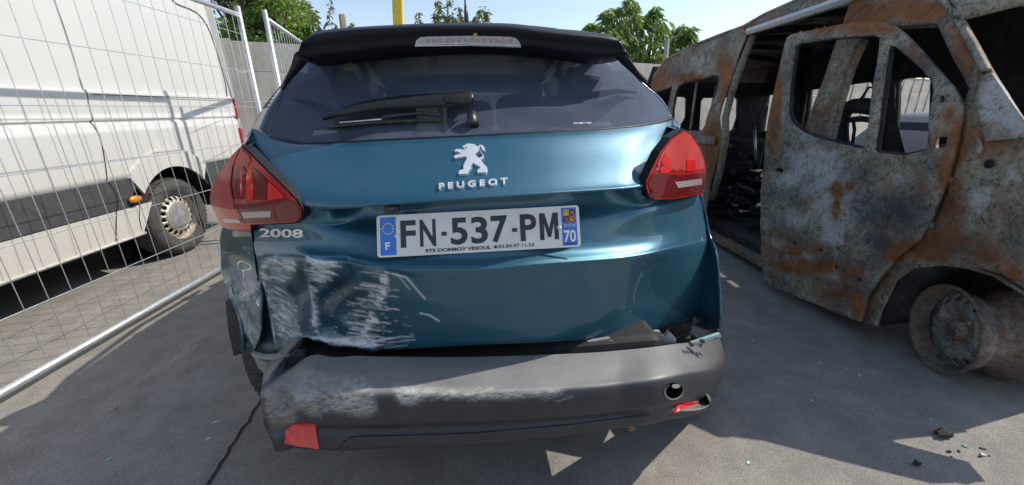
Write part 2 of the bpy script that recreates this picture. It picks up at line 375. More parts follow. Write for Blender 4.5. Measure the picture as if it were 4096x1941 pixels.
class Surf:
    """mesh target for laying badges, lamps, seams onto a panel"""
    def __init__(s, V, F_): s.b = BVHTree.FromPolygons([Vector(v) for v in V], [tuple(int(i) for i in f) for f in F_])
    def at(s, px, py, off=0.):
        d = Vector(ray(px, py)).normalized(); h, n, _, _ = s.b.ray_cast(Vector(CAM), d)
        if h is None:
            h2 = None
            for e in (10, 25, 60):
                for ex, ey in ((e, 0), (-e, 0), (0, e), (0, -e)):
                    h2, n, _, _ = s.b.ray_cast(Vector(CAM), Vector(ray(px+ex, py+ey)).normalized())
                    if h2: break
                if h2: break
            if h2 is None: return np.array(CAM + ray(px, py))
            h = Vector(CAM) + d*((h2-Vector(CAM)).dot(n)/d.dot(n))
        if n.dot(d) > 0: n = -n
        return np.array(h + n*off)
def decal(name, V2, F_, surf, h, mat, parent, h0=-.002, smooth=False, label=None, bevelpx=0):
    A = np.array([surf.at(p[0], p[1], h) for p in V2]); B = np.array([surf.at(p[0], p[1], h0) for p in V2]); n = len(V2)
    cnt = {}
    for f in F_:
        for i in range(len(f)):
            a, b_ = f[i], f[(i+1) % len(f)]; cnt[(a, b_)] = 1
    side = [] if smooth else [(a, b_, b_+n, a+n) for (a, b_) in cnt if (b_, a) not in cnt]
    return mesh(name, A if smooth else np.vstack([A, B]), list(F_) + side, mat, parent, smooth=smooth, label=label)
def patch(name, outline, surf, h, mat, parent, step=None, h0=-.002, smooth=False, holes=(), label=None):
    V2, F_ = cdt(outline, holes, step); return decal(name, V2, F_, surf, h, mat, parent, h0, smooth, label)
def textmesh(s, bold=.0):
    cu = bpy.data.curves.new('t', 'FONT'); cu.body = s; cu.offset = bold; cu.resolution_u = 4; o = bpy.data.objects.new('t', cu); COL.objects.link(o)
    dg = bpy.context.evaluated_depsgraph_get(); me = bpy.data.meshes.new_from_object(o.evaluated_get(dg))
    V = np.array([v.co[:2] for v in me.vertices]); F_ = [tuple(p.vertices) for p in me.polygons]
    bpy.data.objects.remove(o); bpy.data.meshes.remove(me); bpy.data.curves.remove(cu)
    mn, mx = V.min(0), V.max(0); return (V-mn)/(mx-mn), F_
def ellipse(cx, cy, rx, ry, n=24, a0=0): return [(cx + rx*math.cos(2*math.pi*k/n)*math.cos(a0) - ry*math.sin(2*math.pi*k/n)*math.sin(a0), cy + rx*math.cos(2*math.pi*k/n)*math.sin(a0) + ry*math.sin(2*math.pi*k/n)*math.cos(a0)) for k in range(n)]
# wear maps: strokes laid out in the photograph's pixels, sampled onto panel vertices
class Wear:
    def __init__(s, x0, y0, x1, y1, res=3): s.o = (x0, y0); s.r = res; s.a = np.zeros((int((y1-y0)/res)+1, int((x1-x0)/res)+1)); s.gy, s.gx = np.mgrid[0:s.a.shape[0], 0:s.a.shape[1]]; s.gx = s.gx*res + x0; s.gy = s.gy*res + y0
    def line(s, x0, y0, x1, y1, w=5, v=1.):
        m_ = w*3; i0 = max(0, int((min(y0, y1)-m_-s.o[1])/s.r)); i1 = int((max(y0, y1)+m_-s.o[1])/s.r)+1; j0 = max(0, int((min(x0, x1)-m_-s.o[0])/s.r)); j1 = int((max(x0, x1)+m_-s.o[0])/s.r)+1
        X, Y = s.gx[i0:i1, j0:j1], s.gy[i0:i1, j0:j1]
        if not X.size: return
        dx, dy = x1-x0, y1-y0; L = dx*dx+dy*dy+1e-6; t_ = np.clip(((X-x0)*dx+(Y-y0)*dy)/L, 0, 1); d = np.hypot(X-x0-t_*dx, Y-y0-t_*dy)
        s.a[i0:i1, j0:j1] = np.maximum(s.a[i0:i1, j0:j1], v*np.exp(-(d/w)**2*1.2))
    def poly(s, pts, w=5, v=1.):
        for a, b_ in zip(pts[:-1], pts[1:]): s.line(*a, *b_, w, v)
    def blob(s, x, y, rx, ry, v=1., ang=0):
        X, Y = s.gx-x, s.gy-y; c_, s_ = math.cos(ang), math.sin(ang); s.a = np.maximum(s.a, v*np.exp(-((X*c_+Y*s_)/rx)**2 - ((-X*s_+Y*c_)/ry)**2))
    def fill(s, poly, v=1., soft=8):
        s.a = np.maximum(s.a, v*inpoly(np.stack([s.gx.ravel(), s.gy.ravel()], 1), poly).reshape(s.a.shape))
    def blur(s, n=2):
        for _ in range(n):
            a = np.pad(s.a, 2, mode='edge'); s.a = sum(a[i:i+s.a.shape[0], j:j+s.a.shape[1]] for i in range(0, 5, 2) for j in range(0, 5, 2))/9
    def at(s, q):
        j = (q[:, 0]-s.o[0])/s.r; i = (q[:, 1]-s.o[1])/s.r; ok = (i >= 0) & (j >= 0) & (i < s.a.shape[0]-1) & (j < s.a.shape[1]-1)
        i = np.clip(i, 0, s.a.shape[0]-1.01); j = np.clip(j, 0, s.a.shape[1]-1.01); i0 = i.astype(int); j0 = j.astype(int); fi = i-i0; fj = j-j0
        v = s.a[i0, j0]*(1-fi)*(1-fj) + s.a[i0+1, j0]*fi*(1-fj) + s.a[i0, j0+1]*(1-fi)*fj + s.a[i0+1, j0+1]*fi*fj
        return v*ok
# ================================================================== SETTING
gx = np.concatenate([[-300, -100, -40], np.linspace(-12, 12, 25), [40, 100, 300]]); gy = np.concatenate([[-300, -100, -40], np.linspace(-8, 16, 25), [40, 100, 300]])
gv = [(x, y, 0) for y in gy for x in gx]
prop(mesh('ground', gv, gridfaces(len(gy), len(gx)), 'yard', smooth=False), kind='structure')
# joint in the paving, running past the left rear wheel
a, b_ = onz(1045, 1603, 0), onz(790, 2005, 0); d = (b_-a)/np.linalg.norm(b_-a); a = a - d*3.5
jp, jf, n = [], [], 160
for i in range(n):
    q = a + (b_-a)*i/(n-1); wv = .0035 + .0025*rng.random(); off = .004*rng.standard_normal(); nn = np.array([d[1], -d[0], 0])
    jp += [q + nn*(off-wv) + (0, 0, .004), q + nn*(off+wv) + (0, 0, .004)]
    if i: jf.append((2*i-2, 2*i-1, 2*i+1, 2*i))
prop(mesh('pavement_joint', jp, jf, 'seam', smooth=False), kind='structure')
# ------------------------------------------------------------------ concrete boundary wall
W0 = np.array([-3.916, 7.855, 0]); WD = np.array([.889, .458, 0]); WN = np.array([WD[1], -WD[0], 0]); WS = 1.917
wall = thing('concrete_wall', 'weathered grey wall of stacked precast concrete panels behind the vehicles', 'wall', tuple(W0))
ang = math.atan2(WD[1], WD[0])
pm = None; post_tall = {0: 3.0, 1: 2.95, 6: 3.12}
for i in range(-3, 27):
    p0 = W0 + WD*WS*i; pp = p0 - WD*(.42 if i == 0 else 0)
    h = post_tall.get(i, 2.44 + .03*((i*7) % 3))
    V, F_ = box((0, 0, h/2), (.13, .15, h)); V = np.array(V); top = V[:, 2] > h*.9; V[top, 0] *= .72; V[top, 1] *= .85
    R_ = np.array([[math.cos(ang), -math.sin(ang), 0], [math.sin(ang), math.cos(ang), 0], [0, 0, 1]])
    mesh('wall_post', V @ R_.T + pp, F_, 'lichen_concrete' if i in (0, 1, 2) else 'concrete', wall, smooth=False, bevel=.012)
    if i == 0: V, F_ = box((0, 0, 1.21), (.14, .12, 2.42)); mesh('wall_post', V @ R_.T + p0, F_, 'concrete', wall, smooth=False)
    for k in range(5):
        z0 = k*.48; c_ = p0 + WD*WS*.5 + WN*(.012*((i*3+k*5) % 4-1.5)*.6)
        V, F_ = box((0, 0, z0+.2375), (WS-.10, .05, .472)); V = np.array(V) @ R_.T + c_
        mesh('wall_panel', V, F_, 'concrete', wall, smooth=False, bevel=.008)
V, F_ = box((0, 0, 2.52), (WS*13, .16, .14)); R_ = np.array([[math.cos(ang), -math.sin(ang), 0], [math.sin(ang), math.cos(ang), 0], [0, 0, 1]])
mesh('wall_cap', V @ R_.T + W0 + WD*WS*20, F_, 'green_cap', wall, smooth=False)
# ------------------------------------------------------------------ yellow post
yb = ony(1598, 95, 7.0); yl = ony(1588, -250, 7.05)
d = (yl-yb)/np.linalg.norm(yl-yb); base = yb + d*(0-yb[2])/d[2]
post = thing('yellow_post', 'tall yellow painted square steel post in front of the concrete wall', 'post', tuple(base))
V, F_ = box((0, 0, 2.3), (.15, .11, 4.6)); V = np.array(V); V[:, 0] += V[:, 2]*d[0]/d[2]
mesh('shaft', V + base, F_, 'yellow_paint', post, smooth=False, bevel=.02)
V, F_ = box((0, 0, .012), (.34, .34, .024)); mesh('base_plate', V + base, F_, 'yellow_paint', post, smooth=False)
# ------------------------------------------------------------------ trees and shrubs beyond the wall
def leaves(centers, per, spread, size, droop, seed, aspect=.38):
    r = np.random.default_rng(seed); V, F_, T = [], [], []
    for c_, rad in centers:
        for _ in range(per):
            q = r.standard_normal(3); q = q/np.linalg.norm(q)*rad*(r.random()**.45); p = np.array(c_) + q*np.array([1, 1, .9])
            out = q + r.standard_normal(3)*rad*.6; out[2] = out[2]*.4 - droop*rad; d = out/np.linalg.norm(out); L = size*(.6 + .8*r.random())
            s_ = np.cross(d, r.standard_normal(3)); s_ /= np.linalg.norm(s_); up = np.cross(s_, d); wd = L*aspect*.5
            n = len(V); m_ = p + d*L*.5 + up*L*.10; tip = p + d*L - up*L*.12*droop
            V += [p, p + d*L*.35 + s_*wd, tip, p + d*L*.35 - s_*wd, m_]
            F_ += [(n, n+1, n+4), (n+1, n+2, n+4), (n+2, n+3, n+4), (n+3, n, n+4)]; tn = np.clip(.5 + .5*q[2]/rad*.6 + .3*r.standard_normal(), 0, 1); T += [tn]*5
    return np.array(V), F_, T
def tree(name, label, base, trunkh, clumps, per, size, mat, droop, seed, trad=.12, aspect=.38, twigs=True):
    base = np.array(base, float); t_ = thing(name, label, 'tree' if 'tree' in name else 'shrub', tuple(base), None)
    cen = np.mean([c_ for c_, _ in clumps], 0); fork = base + (np.array([cen[0], cen[1], 0])-np.array([base[0], base[1], 0]))*.5 + (0, 0, trunkh)
    parts = [tube([base - (0, 0, .05), base + (fork-base)*.5 + (.03, .02, 0), fork], [trad, trad*.85, trad*.7], 8)]
    mesh('trunk', *join(*parts), 'bark', t_)
    lim = []
    for c_, rad in clumps:
        m_ = (fork + np.array(c_))*.5 + (0, 0, .1*rad); lim.append(tube([fork, m_, np.array(c_) + (0, 0, rad*.5)], [trad*.45, trad*.28, trad*.07], 5))
    mesh('limbs', *join(*lim), 'bark', t_)
    V, F_, T = leaves(clumps, per, 1, size, droop, seed, aspect)
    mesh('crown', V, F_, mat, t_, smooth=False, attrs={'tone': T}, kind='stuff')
    return t_
def pxclumps(lst, depth, jitter, seed):
    r = np.random.default_rng(seed); out = []
    for px, py, rp in lst:
        for k in range(2):
            dd = depth + jitter*(r.random()-.3)*1.2; p = CAM + ray(px + rp*.4*(r.random()-.5), py + rp*.4*(r.random()-.5))*dd; out.append((p, rp/FPX*dd*(.75+.3*r.random())))
    return out
# big walnut-like tree left
r_ = np.random.default_rng(3); L = []
for _ in range(95):
    x = r_.uniform(800, 1290); y = r_.uniform(-420, 190)
    edge = 1215 - max(0, (60-y))*.18 + (40 if y > 60 else 0)
    if x > edge - 25: continue
    L.append((x, y, r_.uniform(38, 66)))
L += [(1240, 60, 30), (1225, 120, 38), (1205, 20, 35), (1260, 150, 24), (1180, 150, 40), (1120, 165, 36), (1010, 170, 30), (930, 160, 34)]
cl = pxclumps(L, 10.2, 2.2, 5); c0 = CAM + ray(1040, 100)*10.6
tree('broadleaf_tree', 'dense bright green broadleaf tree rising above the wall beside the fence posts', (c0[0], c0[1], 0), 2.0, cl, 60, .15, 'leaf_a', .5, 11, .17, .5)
# thin shoots beside it
def shoots(name, label, lst, depth, mat, size, seed, per=26):
    r = np.random.default_rng(seed); b0 = CAM + ray(np.mean([s[0][0] for s in lst]), 200)*depth; b0[2] = 0
    t_ = thing(name, label, 'shrub', tuple(b0)); st, V, F_, T = [], [], [], []
    for path in lst:
        p3 = [CAM + ray(x, y)*(depth + .3*r.random()) for x, y in path]; root = np.array([b0[0] + (p3[0][0]-b0[0])*.4, b0[1], 0.]); pts = cr([root] + p3, 6); st.append(tube(pts, list(np.linspace(.018, .004, len(pts))), 5))
        for k in range(per):
            u = 6 + (len(pts)-7)*r.random(); i = int(u); p = pts[i] + (pts[min(i+1, len(pts)-1)]-pts[i])*(u-i)
            v, f, tn = leaves([(p, .05)], 3, 1, size, .9, int(r.integers(1e6)), .34); n = len(V); V += list(v); F_ += [tuple(a+n for a in q) for q in f]; T += list(tn)
    mesh('stems', *join(*st), 'bark', t_); mesh('crown', np.array(V), F_, mat, t_, smooth=False, attrs={'tone': T}, kind='stuff')
shoots('slender_shrub', 'wispy tall shoots with small leaves growing beside the dense green tree', [[(1262, 170), (1250, 90), (1235, 10)], [(1290, 170), (1272, 100), (1262, 60)], [(1300, 160), (1318, 80), (1325, -20)], [(1400, 150), (1402, 120), (1408, 95)], [(1330, 170), (1335, 130), (1345, 95)]], 9.6, 'leaf_c', .085, 21, 30)
shoots('sparse_shrub', 'sparse pale shrub behind the car roof beside the antenna', [[(1690, 150), (1680, 110), (1672, 50)], [(1800, 150), (1770, 60), (1745, 0)], [(1810, 150), (1790, 50), (1800, -20)], [(1850, 150), (1840, 60), (1830, 25)], [(1880, 150), (1910, 70), (1935, 25)], [(1900, 150), (1940, 80), (1950, 40)], [(1760, 150), (1748, 80), (1740, 40)], [(1830, 140), (1820, 90), (1810, 55)], [(1930, 150), (1955, 110), (1970, 92)], [(1780, 150), (1760, 90), (1735, 60)]], 10.5, 'leaf_c', .13, 22, 34)
# peach-like tree right
L = [(2395, 110, 36), (2440, 140, 45), (2425, 60, 24), (2470, 95, 36), (2520, 30, 30), (2535, 75, 40), (2515, 5, 16), (2560, 120, 55), (2580, 180, 50), (2600, 75, 32), (2625, 40, 24), (2640, 95, 40), (2640, 150, 50), (2650, 200, 40), (2700, 170, 40), (2725, 115, 26), (2745, 150, 30), (2760, 125, 20), (2740, 195, 30), (2780, 185, 22), (2560, 220, 34), (2620, 235, 34), (2520, 170, 40), (2820, 172, 12), (2360, 105, 14), (2470, 40, 18), (2700, 225, 40), (2500, 130, 40)]
cl = pxclumps(L, 14.5, 1.5, 9); c0 = CAM + ray(2600, 200)*14.6
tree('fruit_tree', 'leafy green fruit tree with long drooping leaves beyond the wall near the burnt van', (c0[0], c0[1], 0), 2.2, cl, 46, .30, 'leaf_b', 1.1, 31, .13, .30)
# foliage seen far right through the burnt cab
L = [(3990, 310, 40), (4040, 290, 50), (3930, 300, 30), (4090, 330, 50), (4000, 350, 40), (4060, 380, 60)]
cl = pxclumps(L, 9.0, 1., 4); c0 = CAM + ray(4030, 320)*9.2
tree('yard_bush_tree', 'small dark green tree seen through the burnt cab windscreen', (c0[0], c0[1], 0), .5, cl, 70, .14, 'leaf_b', .6, 41, .06, .45)
# ================================================================== FENCE
def fence_panel(A, B, label, group, zb=.06, zt=2.03, posttop=2.10, wires=.1055):
    A = np.array(A, float); B = np.array(B, float); L_ = np.linalg.norm(B-A); d = (B-A)/L_
    f = thing('mesh_fence', label, 'fence', tuple(A), group)
    for q in (A, B):
        mesh('post', *tube([q + (0, 0, .02), q + (0, 0, posttop)], .021, 12), 'galvanised', f)
    mesh('bottom_rail', *tube([A + (0, 0, zb), B + (0, 0, zb)], .019, 12), 'galvanised', f)
    mesh('top_rail', *tube([A + (0, 0, zt), B + (0, 0, zt)], .019, 12), 'galvanised', f)
    me = None; n = int(L_/wires)
    for i in range(1, n):
        q = A + d*L_*i/n
        if me is None:
            V, F_ = tube([np.zeros(3) + (0, 0, zb)] + [(.0025*math.sin(k*1.3), 0, zb + (zt-zb)*k/7) for k in range(1, 7)] + [(0, 0, zt)], .0021, 5, False); o = mesh('upright_wire', V + A, F_, 'galvanised', f); me = o.data
        else:
            o = bpy.data.objects.new('upright_wire', me); COL.objects.link(o); o.parent = f
        o.location = tuple(q-A)
    for k in range(1, 7):
        z = zb + .303*k
        mesh('cross_wire', *tube([A + (0, 0, z), B + (0, 0, z)], .0024, 5, False), 'galvanised', f)
    return f
FD = np.array([.083, 1, 0])/math.hypot(.083, 1)
fb = onz(955, 60, 2.03); fb[2] = 0; fe = np.array([-1.918, 4.165, 0]); fs = fe - FD*3.45
fence_panel(fs, fe, 'galvanised mesh fence panel standing in front of the white van', None)
p2 = np.array([-1.69, 4.136, 0]); d2 = np.array([-.193, 1.333, 0]); d2 /= np.linalg.norm(d2)
p2 = onz(1058, 45, 2.09); p2[2] = 0
fence_panel(p2, p2 + d2*3.45, 'galvanised mesh fence panel running back towards the concrete wall', None)
for q, dd, lb in ((fe, FD, 'grey concrete block at the joint of the two mesh panels'), (fs, FD, 'grey concrete block at the free end of the mesh fence'), (p2 + d2*3.45, d2, 'grey concrete block at the far end of the fence by the wall')):
    V, F_ = box((0, 0, .065), (.60, .22, .13)); V = np.array(V); V[V[:, 2] > .1, :2] *= .85
    prop(mesh('concrete_block', V + q, F_, 'concrete', smooth=False, bevel=.01), lb, 'block', 'concrete fence blocks')
# ================================================================== WHITE VAN
VX0 = -2.65
def van_off(z):   # relief of the pressed side, outward +x
    o = 0.
    o += -.05*max(0, z-1.40)**1.3
    o += .012*(1/(1+math.exp(-(1.40-z)*90)))                # shoulder below upper crease
    o += -.020*math.exp(-((z-1.180)/.014)**2)                # rubbing groove
    o += -.05*max(0, .75-z)**1.2
    return o
def van_pt(y, z, off=0): return np.array([VX0 + .07*(y-3.7) + van_off(z) + off, y, z])
def van_yz(px, py):
    z = 1.
    q = onplane(px, py, (VX0, 3.7, 0), (1, -.07, 0))
    for _ in range(4): q = onplane(px, py, (VX0 + van_off(q[2]), 3.7, 0), (1, -.07, 0))
    return (q[1], q[2])
van = thing('white_van', 'white panel van with black lower mouldings parked behind the mesh fence', 'van', (-3.6, 2.2, 0))
def vpanel(name, outline, mat, off=0., holes=(), step=.05, thick=.004, label=None, flip=False, smooth=False):
    V2, F_ = cdt(outline, holes, step); V = np.array([van_pt(a, b__, off) for a, b__ in V2])
    n = np.cross(V[F_[0][1]]-V[F_[0][0]], V[F_[0][2]]-V[F_[0][0]])
    return mesh(name, V, F_, mat, van, thick=thick, flip=n[0] < 0, label=label, smooth=smooth)
wc = np.array(van_yz(735, 862)); WCY, WCZ, WR = wc[0]-.02, .345, .345
def arc(cy, cz, r, a0, a1, n): return [(cy + r*math.cos(math.radians(a0 + (a1-a0)*k/n)), cz + r*math.sin(math.radians(a0 + (a1-a0)*k/n))) for k in range(n+1)]
REAR = 5.02
aro = arc(WCY, WCZ, .46, 118, 62, 10)
zs = sorted(set(list(np.arange(.55, 2.55, .05)) + [1.15, 1.16, 1.17, 1.175, 1.18, 1.185, 1.19, 1.2, 1.385, 1.395, 1.4, 1.405, 1.415]))
ys = np.concatenate([np.arange(-.7, REAR-.05, .05), [REAR-.03, REAR]])
VG = []; keep = np.ones((len(zs), len(ys)), bool)
for i, z in enumerate(zs):
    for j, y in enumerate(ys):
        p = van_pt(y, z)
        edge = max(0, (z-1.1))*.035; p[1] = min(p[1], REAR-edge) if j == len(ys)-1 else p[1]
        if j >= len(ys)-2: p[0] -= .012*(j-len(ys)+3)
        VG.append(p); keep[i, j] = not ((math.hypot(y-WCY, z-WCZ) < .45) or (z < .74 and True and z < .73))
nc = len(ys); FG = [f for f in gridfaces(len(zs), nc) if keep[f[0]//nc, f[0] % nc] and keep[f[2]//nc, f[2] % nc]]
mesh('side_panel', VG, FG, 'van_white', van, thick=.004)
# roof, rear doors, far side, front (simple but real)
tz = zs[-1]; xs_ = lambda y: VX0 + .07*(y-3.7) + van_off(tz)
rows = []
for y in np.linspace(-.7, REAR-.05, 8):
    rows.append([np.array([xs_(y) - u*2.0/6*1.0, y + .07*u*.33, tz + .10*math.sin(math.pi*u/6)**.5]) for u in range(7)])
G = np.array(rows); mesh('roof', G.reshape(-1, 3), gridfaces(*G.shape[:2]), 'van_white', van, thick=.004, flip=True)
rz = [(0.45, 0), (1.2, 0), (2.2, .03), (2.6, .06)]; V, F_ = [], []
for z, dy in rz:
    for u in (0, .5, 1): V.append((xs_(REAR)+.06 - 1.95*u, REAR - dy + .14*u + .02, z))
mesh('rear_doors', V, gridfaces(4, 3), 'van_white', van, thick=.01)
V, F_ = box((-3.75+.02, 2.3, 1.3), (.02, 6.0, 2.4)); V = np.array(V); V[:, 0] += -.9 + .07*(V[:, 1]-2.3); mesh('far_side', V, F_, 'van_white', van, smooth=False)
V, F_ = box((-3.9, -.75, 1.2), (1.9, .3, 1.6)); mesh('nose', V, F_, 'van_white', van, smooth=False, bevel=.1)
V, F_ = box((-3.7, 2.2, .42), (1.6, 5.4, .12), rz=-.07); mesh('underfloor', V, F_, 'black', van, smooth=False)
# mouldings and sill
vpanel('black_moulding', [(-.4, .545), (WCY-.50, .545), (WCY-.47, .60), (WCY-.40, .68), (WCY-.35, .757), (-.4, .765)], 'van_black', .012, step=.08, thick=.02)
vpanel('rear_moulding', [(WCY+.44, .50), (REAR-.02, .50), (REAR-.02, .77), (WCY+.37, .765), (WCY+.42, .66)], 'van_black', .012, step=.08, thick=.02)
vpanel('sill_panel', [(-.4, .315), (van_yz(575, 930)[0], .318), van_yz(606, 808), (-.4, .541)], 'van_white', .004, step=.08, thick=.02)
V, F_ = tube([van_pt(y, .312, .012) for y in np.linspace(-.4, van_yz(575, 930)[0], 20)], .012, 6); mesh('sill_lip', V, F_, 'van_white', van)
vpanel('rear_sill', [(WCY+.42, .36), (REAR-.05, .40), (REAR-.03, .495), (WCY+.46, .495)], 'van_white', .004, step=.08, thick=.02)
vpanel('wheel_arch', arc(WCY, WCZ, .445, 142, 38, 16) + arc(WCY-.01, .36, .585, 43, 137, 20), 'van_white', .022, step=.05, thick=.022)
# arch liner
V, F_ = [], []
for k in range(17):
    a_ = math.radians(0 + 180*k/16)
    for dx in (0.01, -.35): V.append(van_pt(WCY + .45*math.cos(a_), WCZ + .45*math.sin(a_), dx))
for k in range(16): F_.append((2*k, 2*k+1, 2*k+3, 2*k+2))
mesh('arch_liner', V, F_, 'black', van)
V, F_ = lathe([(.001, 0), (.45, 0)], van_pt(WCY, WCZ, -.34), (1, -.07, 0), 24); mesh('arch_back', V, F_, 'black', van)
# seams
def vseam(name, pts, wdt=.0045, off=.003, mat='black', n=6, dz=None):
    q = cr(pts, n); V, F_ = [], []
    for i, p in enumerate(q):
        d = q[min(i+1, len(q)-1)]-q[max(i-1, 0)]; nn = np.array([-d[1], d[0]])/(np.linalg.norm(d)+1e-9)
        for s_ in (-1, 1): V.append(van_pt(*(p + nn*s_*wdt/2), off))
        if i: F_.append((2*i-2, 2*i-1, 2*i+1, 2*i))
    return mesh(name, V, F_, mat, van, thick=.002, smooth=False)
vseam('sliding_door_seam', [van_yz(*p) for p in [(190, -80), (215, 0), (262, 135), (310, 290), (331, 357), (341, 362), (352, 410), (368, 480), (374, 505), (395, 540), (410, 600), (425, 700), (424, 724)]])
vseam('moulding_seam', [(van_yz(424, 724)[0], .76), (van_yz(450, 760)[0], .65), (van_yz(462, 850)[0], .54)], off=.0165)
vseam('sill_seam', [(van_yz(462, 850)[0], .54), (van_yz(458, 965)[0], .32)], off=.009)
vseam('rear_corner_seam', [van_yz(*p) for p in [(660, -40), (700, 12), (760, 38), (800, 65), (835, 120), (870, 220), (900, 330), (908, 385)]], .012, .003, 'van_black')
vseam('door_track', [(REAR-.1, 1.369), (4.4, 1.372), (3.35, 1.372)], .006, .0155, 'van_black')
# marker, lamps, hinge
V, F_ = cdt([(y, z) for y, z in ellipse(0, 0, .052, .028, 20)]); c_ = van_yz(523, 798)
V = np.array([van_pt(c_[0]+a_, c_[1]+b__, .024) for a_, b__ in V]); mesh('side_marker', V, F_, 'orange_lens', van, thick=.018, flip=True)
V, F_ = box(van_pt(REAR+.005, 1.28, -.02), (.05, .05, .20)); mesh('tail_lamp', V, F_, 'red_van_lens', van, smooth=False, bevel=.012)
V, F_ = box(van_pt(REAR-.03, .94, -.005), (.05, .06, .26)); mesh('tail_lamp', V, F_, 'red_van_lens', van, smooth=False, bevel=.012)
V, F_ = box(van_pt(REAR-.03, .93, -.001), (.05, .05, .05)); mesh('reverse_lamp', V, F_, 'reverse_lens', van, smooth=False, bevel=.008)
V, F_ = box(van_pt(REAR+.015, 1.78, -.04), (.03, .05, .07)); mesh('door_hinge', V, F_, 'van_white', van, smooth=False, bevel=.008)
# wheels
def van_wheel(cy):
    wx = VX0 + .07*(cy-3.7) - .02; c_ = np.array([wx, cy, WCZ]); ax = (1, -.07, 0)
    V, F_ = lathe([(.21, .0), (.225, .012), (.27, .022), (.31, .015), (.335, -.01), (.345, -.04), (.345, -.18), (.33, -.21), (.22, -.22)], c_, ax, 64)
    ty = mesh('tyre', V, F_, 'tyre', van)
    blk = []   # tread ribs on the shoulder
    for k in range(60):
        a_ = 2*math.pi*k/60; e1 = np.array([0.07, 1, 0])/math.hypot(.07, 1); rr = .338
        p = c_ + e1*rr*math.cos(a_) + np.array([0, 0, 1])*rr*math.sin(a_) - np.array(ax)*.02
        b1, b2 = box((0, 0, 0), (.04, .014, .004)); rot = np.stack([np.array(ax)/np.linalg.norm(ax), -e1*math.sin(a_) + np.array([0, 0, 1])*math.cos(a_), e1*math.cos(a_) + np.array([0, 0, 1])*math.sin(a_)])
        blk.append((b1 @ rot + p, b2))
    mesh('tread', *join(*blk), 'tyre', ty, smooth=False)
    V, F_ = lathe([(.215, .004), (.212, -.02), (.195, -.05), (.188, -.055), (.185, -.06)], c_, ax, 48); rim = mesh('rim', V, F_, 'steel_rim', van)
    # disc with vent holes
    outl = ellipse(0, 0, .19, .19, 48); hs = [ellipse(.158*math.cos(q), .158*math.sin(q), .021, .017, 12, q) for q in [2*math.pi*k/18 for k in range(18)]]
    V2, F2 = cdt(outl, hs); e1 = np.array([0.07, 1, 0]); V = np.array([c_ + e1*a_ + np.array([0, 0, b__]) + np.array(ax)*(-.045 + .03*max(0, 1-((math.hypot(a_, b__)-.135)/.05)**2)*(math.hypot(a_, b__) > .08)) for a_, b__ in V2])
    mesh('rim_disc', V, F2, 'steel_rim', rim, thick=.004, flip=True)
    V, F_ = lathe([(.122, -.03), (.118, -.008), (.10, -.004), (.001, -.002)], c_, ax, 36); mesh('hub_cap', V, F_, 'hub_grey', van)
    V, F_ = lathe([(.135, -.032), (.128, -.006), (.119, -.006), (.116, -.03)], c_, ax, 36); mesh('rim_ring', V, F_, 'steel_rim', rim)
    V, F_ = lathe([(.001, -.1), (.2, -.1)], c_, ax, 24); mesh('brake_disc', V, F_, 'black', van)
van_wheel(WCY); van_wheel(WCY-3.9)
# ================================================================== BURNT VAN
BX0 = 1.88
def bv_lean(z): return .20*max(0, z-1.0)**1.25 + .03*max(0, .45-z)
def bv_x(y, z, off=0): return BX0 + .07*y + bv_lean(z) + off
def bv_yz(px, py, off=0):
    q = onplane(px, py, (BX0 + off, 0, 0), (1, -.07, 0))
    for _ in range(10): q = .5*q + .5*onplane(px, py, (BX0 + off + bv_lean(q[2]), 0, 0), (1, -.07, 0))
    return (q[1], q[2])
wreck = thing('burnt_van', 'burnt out rusty van shell with missing glass and open front door', 'van', (2.9, 3.2, 0))
# wear of the burnt panels
ASH, RUST, CHAR = [Wear(2500, -100, 4400, 1400, 5) for _ in range(3)]
for x, y, rx, ry, v_ in [(3270, 690, 90, 100, 1.0), (3200, 640, 60, 50, .8), (3330, 880, 70, 110, .9), (3170, 880, 80, 40, .6), (3180, 720, 60, 50, .7), (3250, 560, 60, 30, .5), (3380, 740, 40, 60, .5), (3920, 590, 40, 40, .7), (4000, 780, 90, 60, .45), (4050, 480, 60, 60, .7), (3980, 400, 60, 70, .8), (3330, 1110, 60, 40, .6), (2800, 300, 100, 30, .3), (3960, 880, 90, 60, .4), (3100, 560, 25, 60, .4), (3900, 800, 50, 80, .6), (4050, 700, 50, 70, .6), (3140, 980, 60, 30, .6), (3230, 1020, 50, 25, .5), (3600, 720, 40, 30, .5), (3130, 470, 12, 80, .6), (3680, 190, 30, 30, .4)]: ASH.blob(x, y, rx, ry, v_)
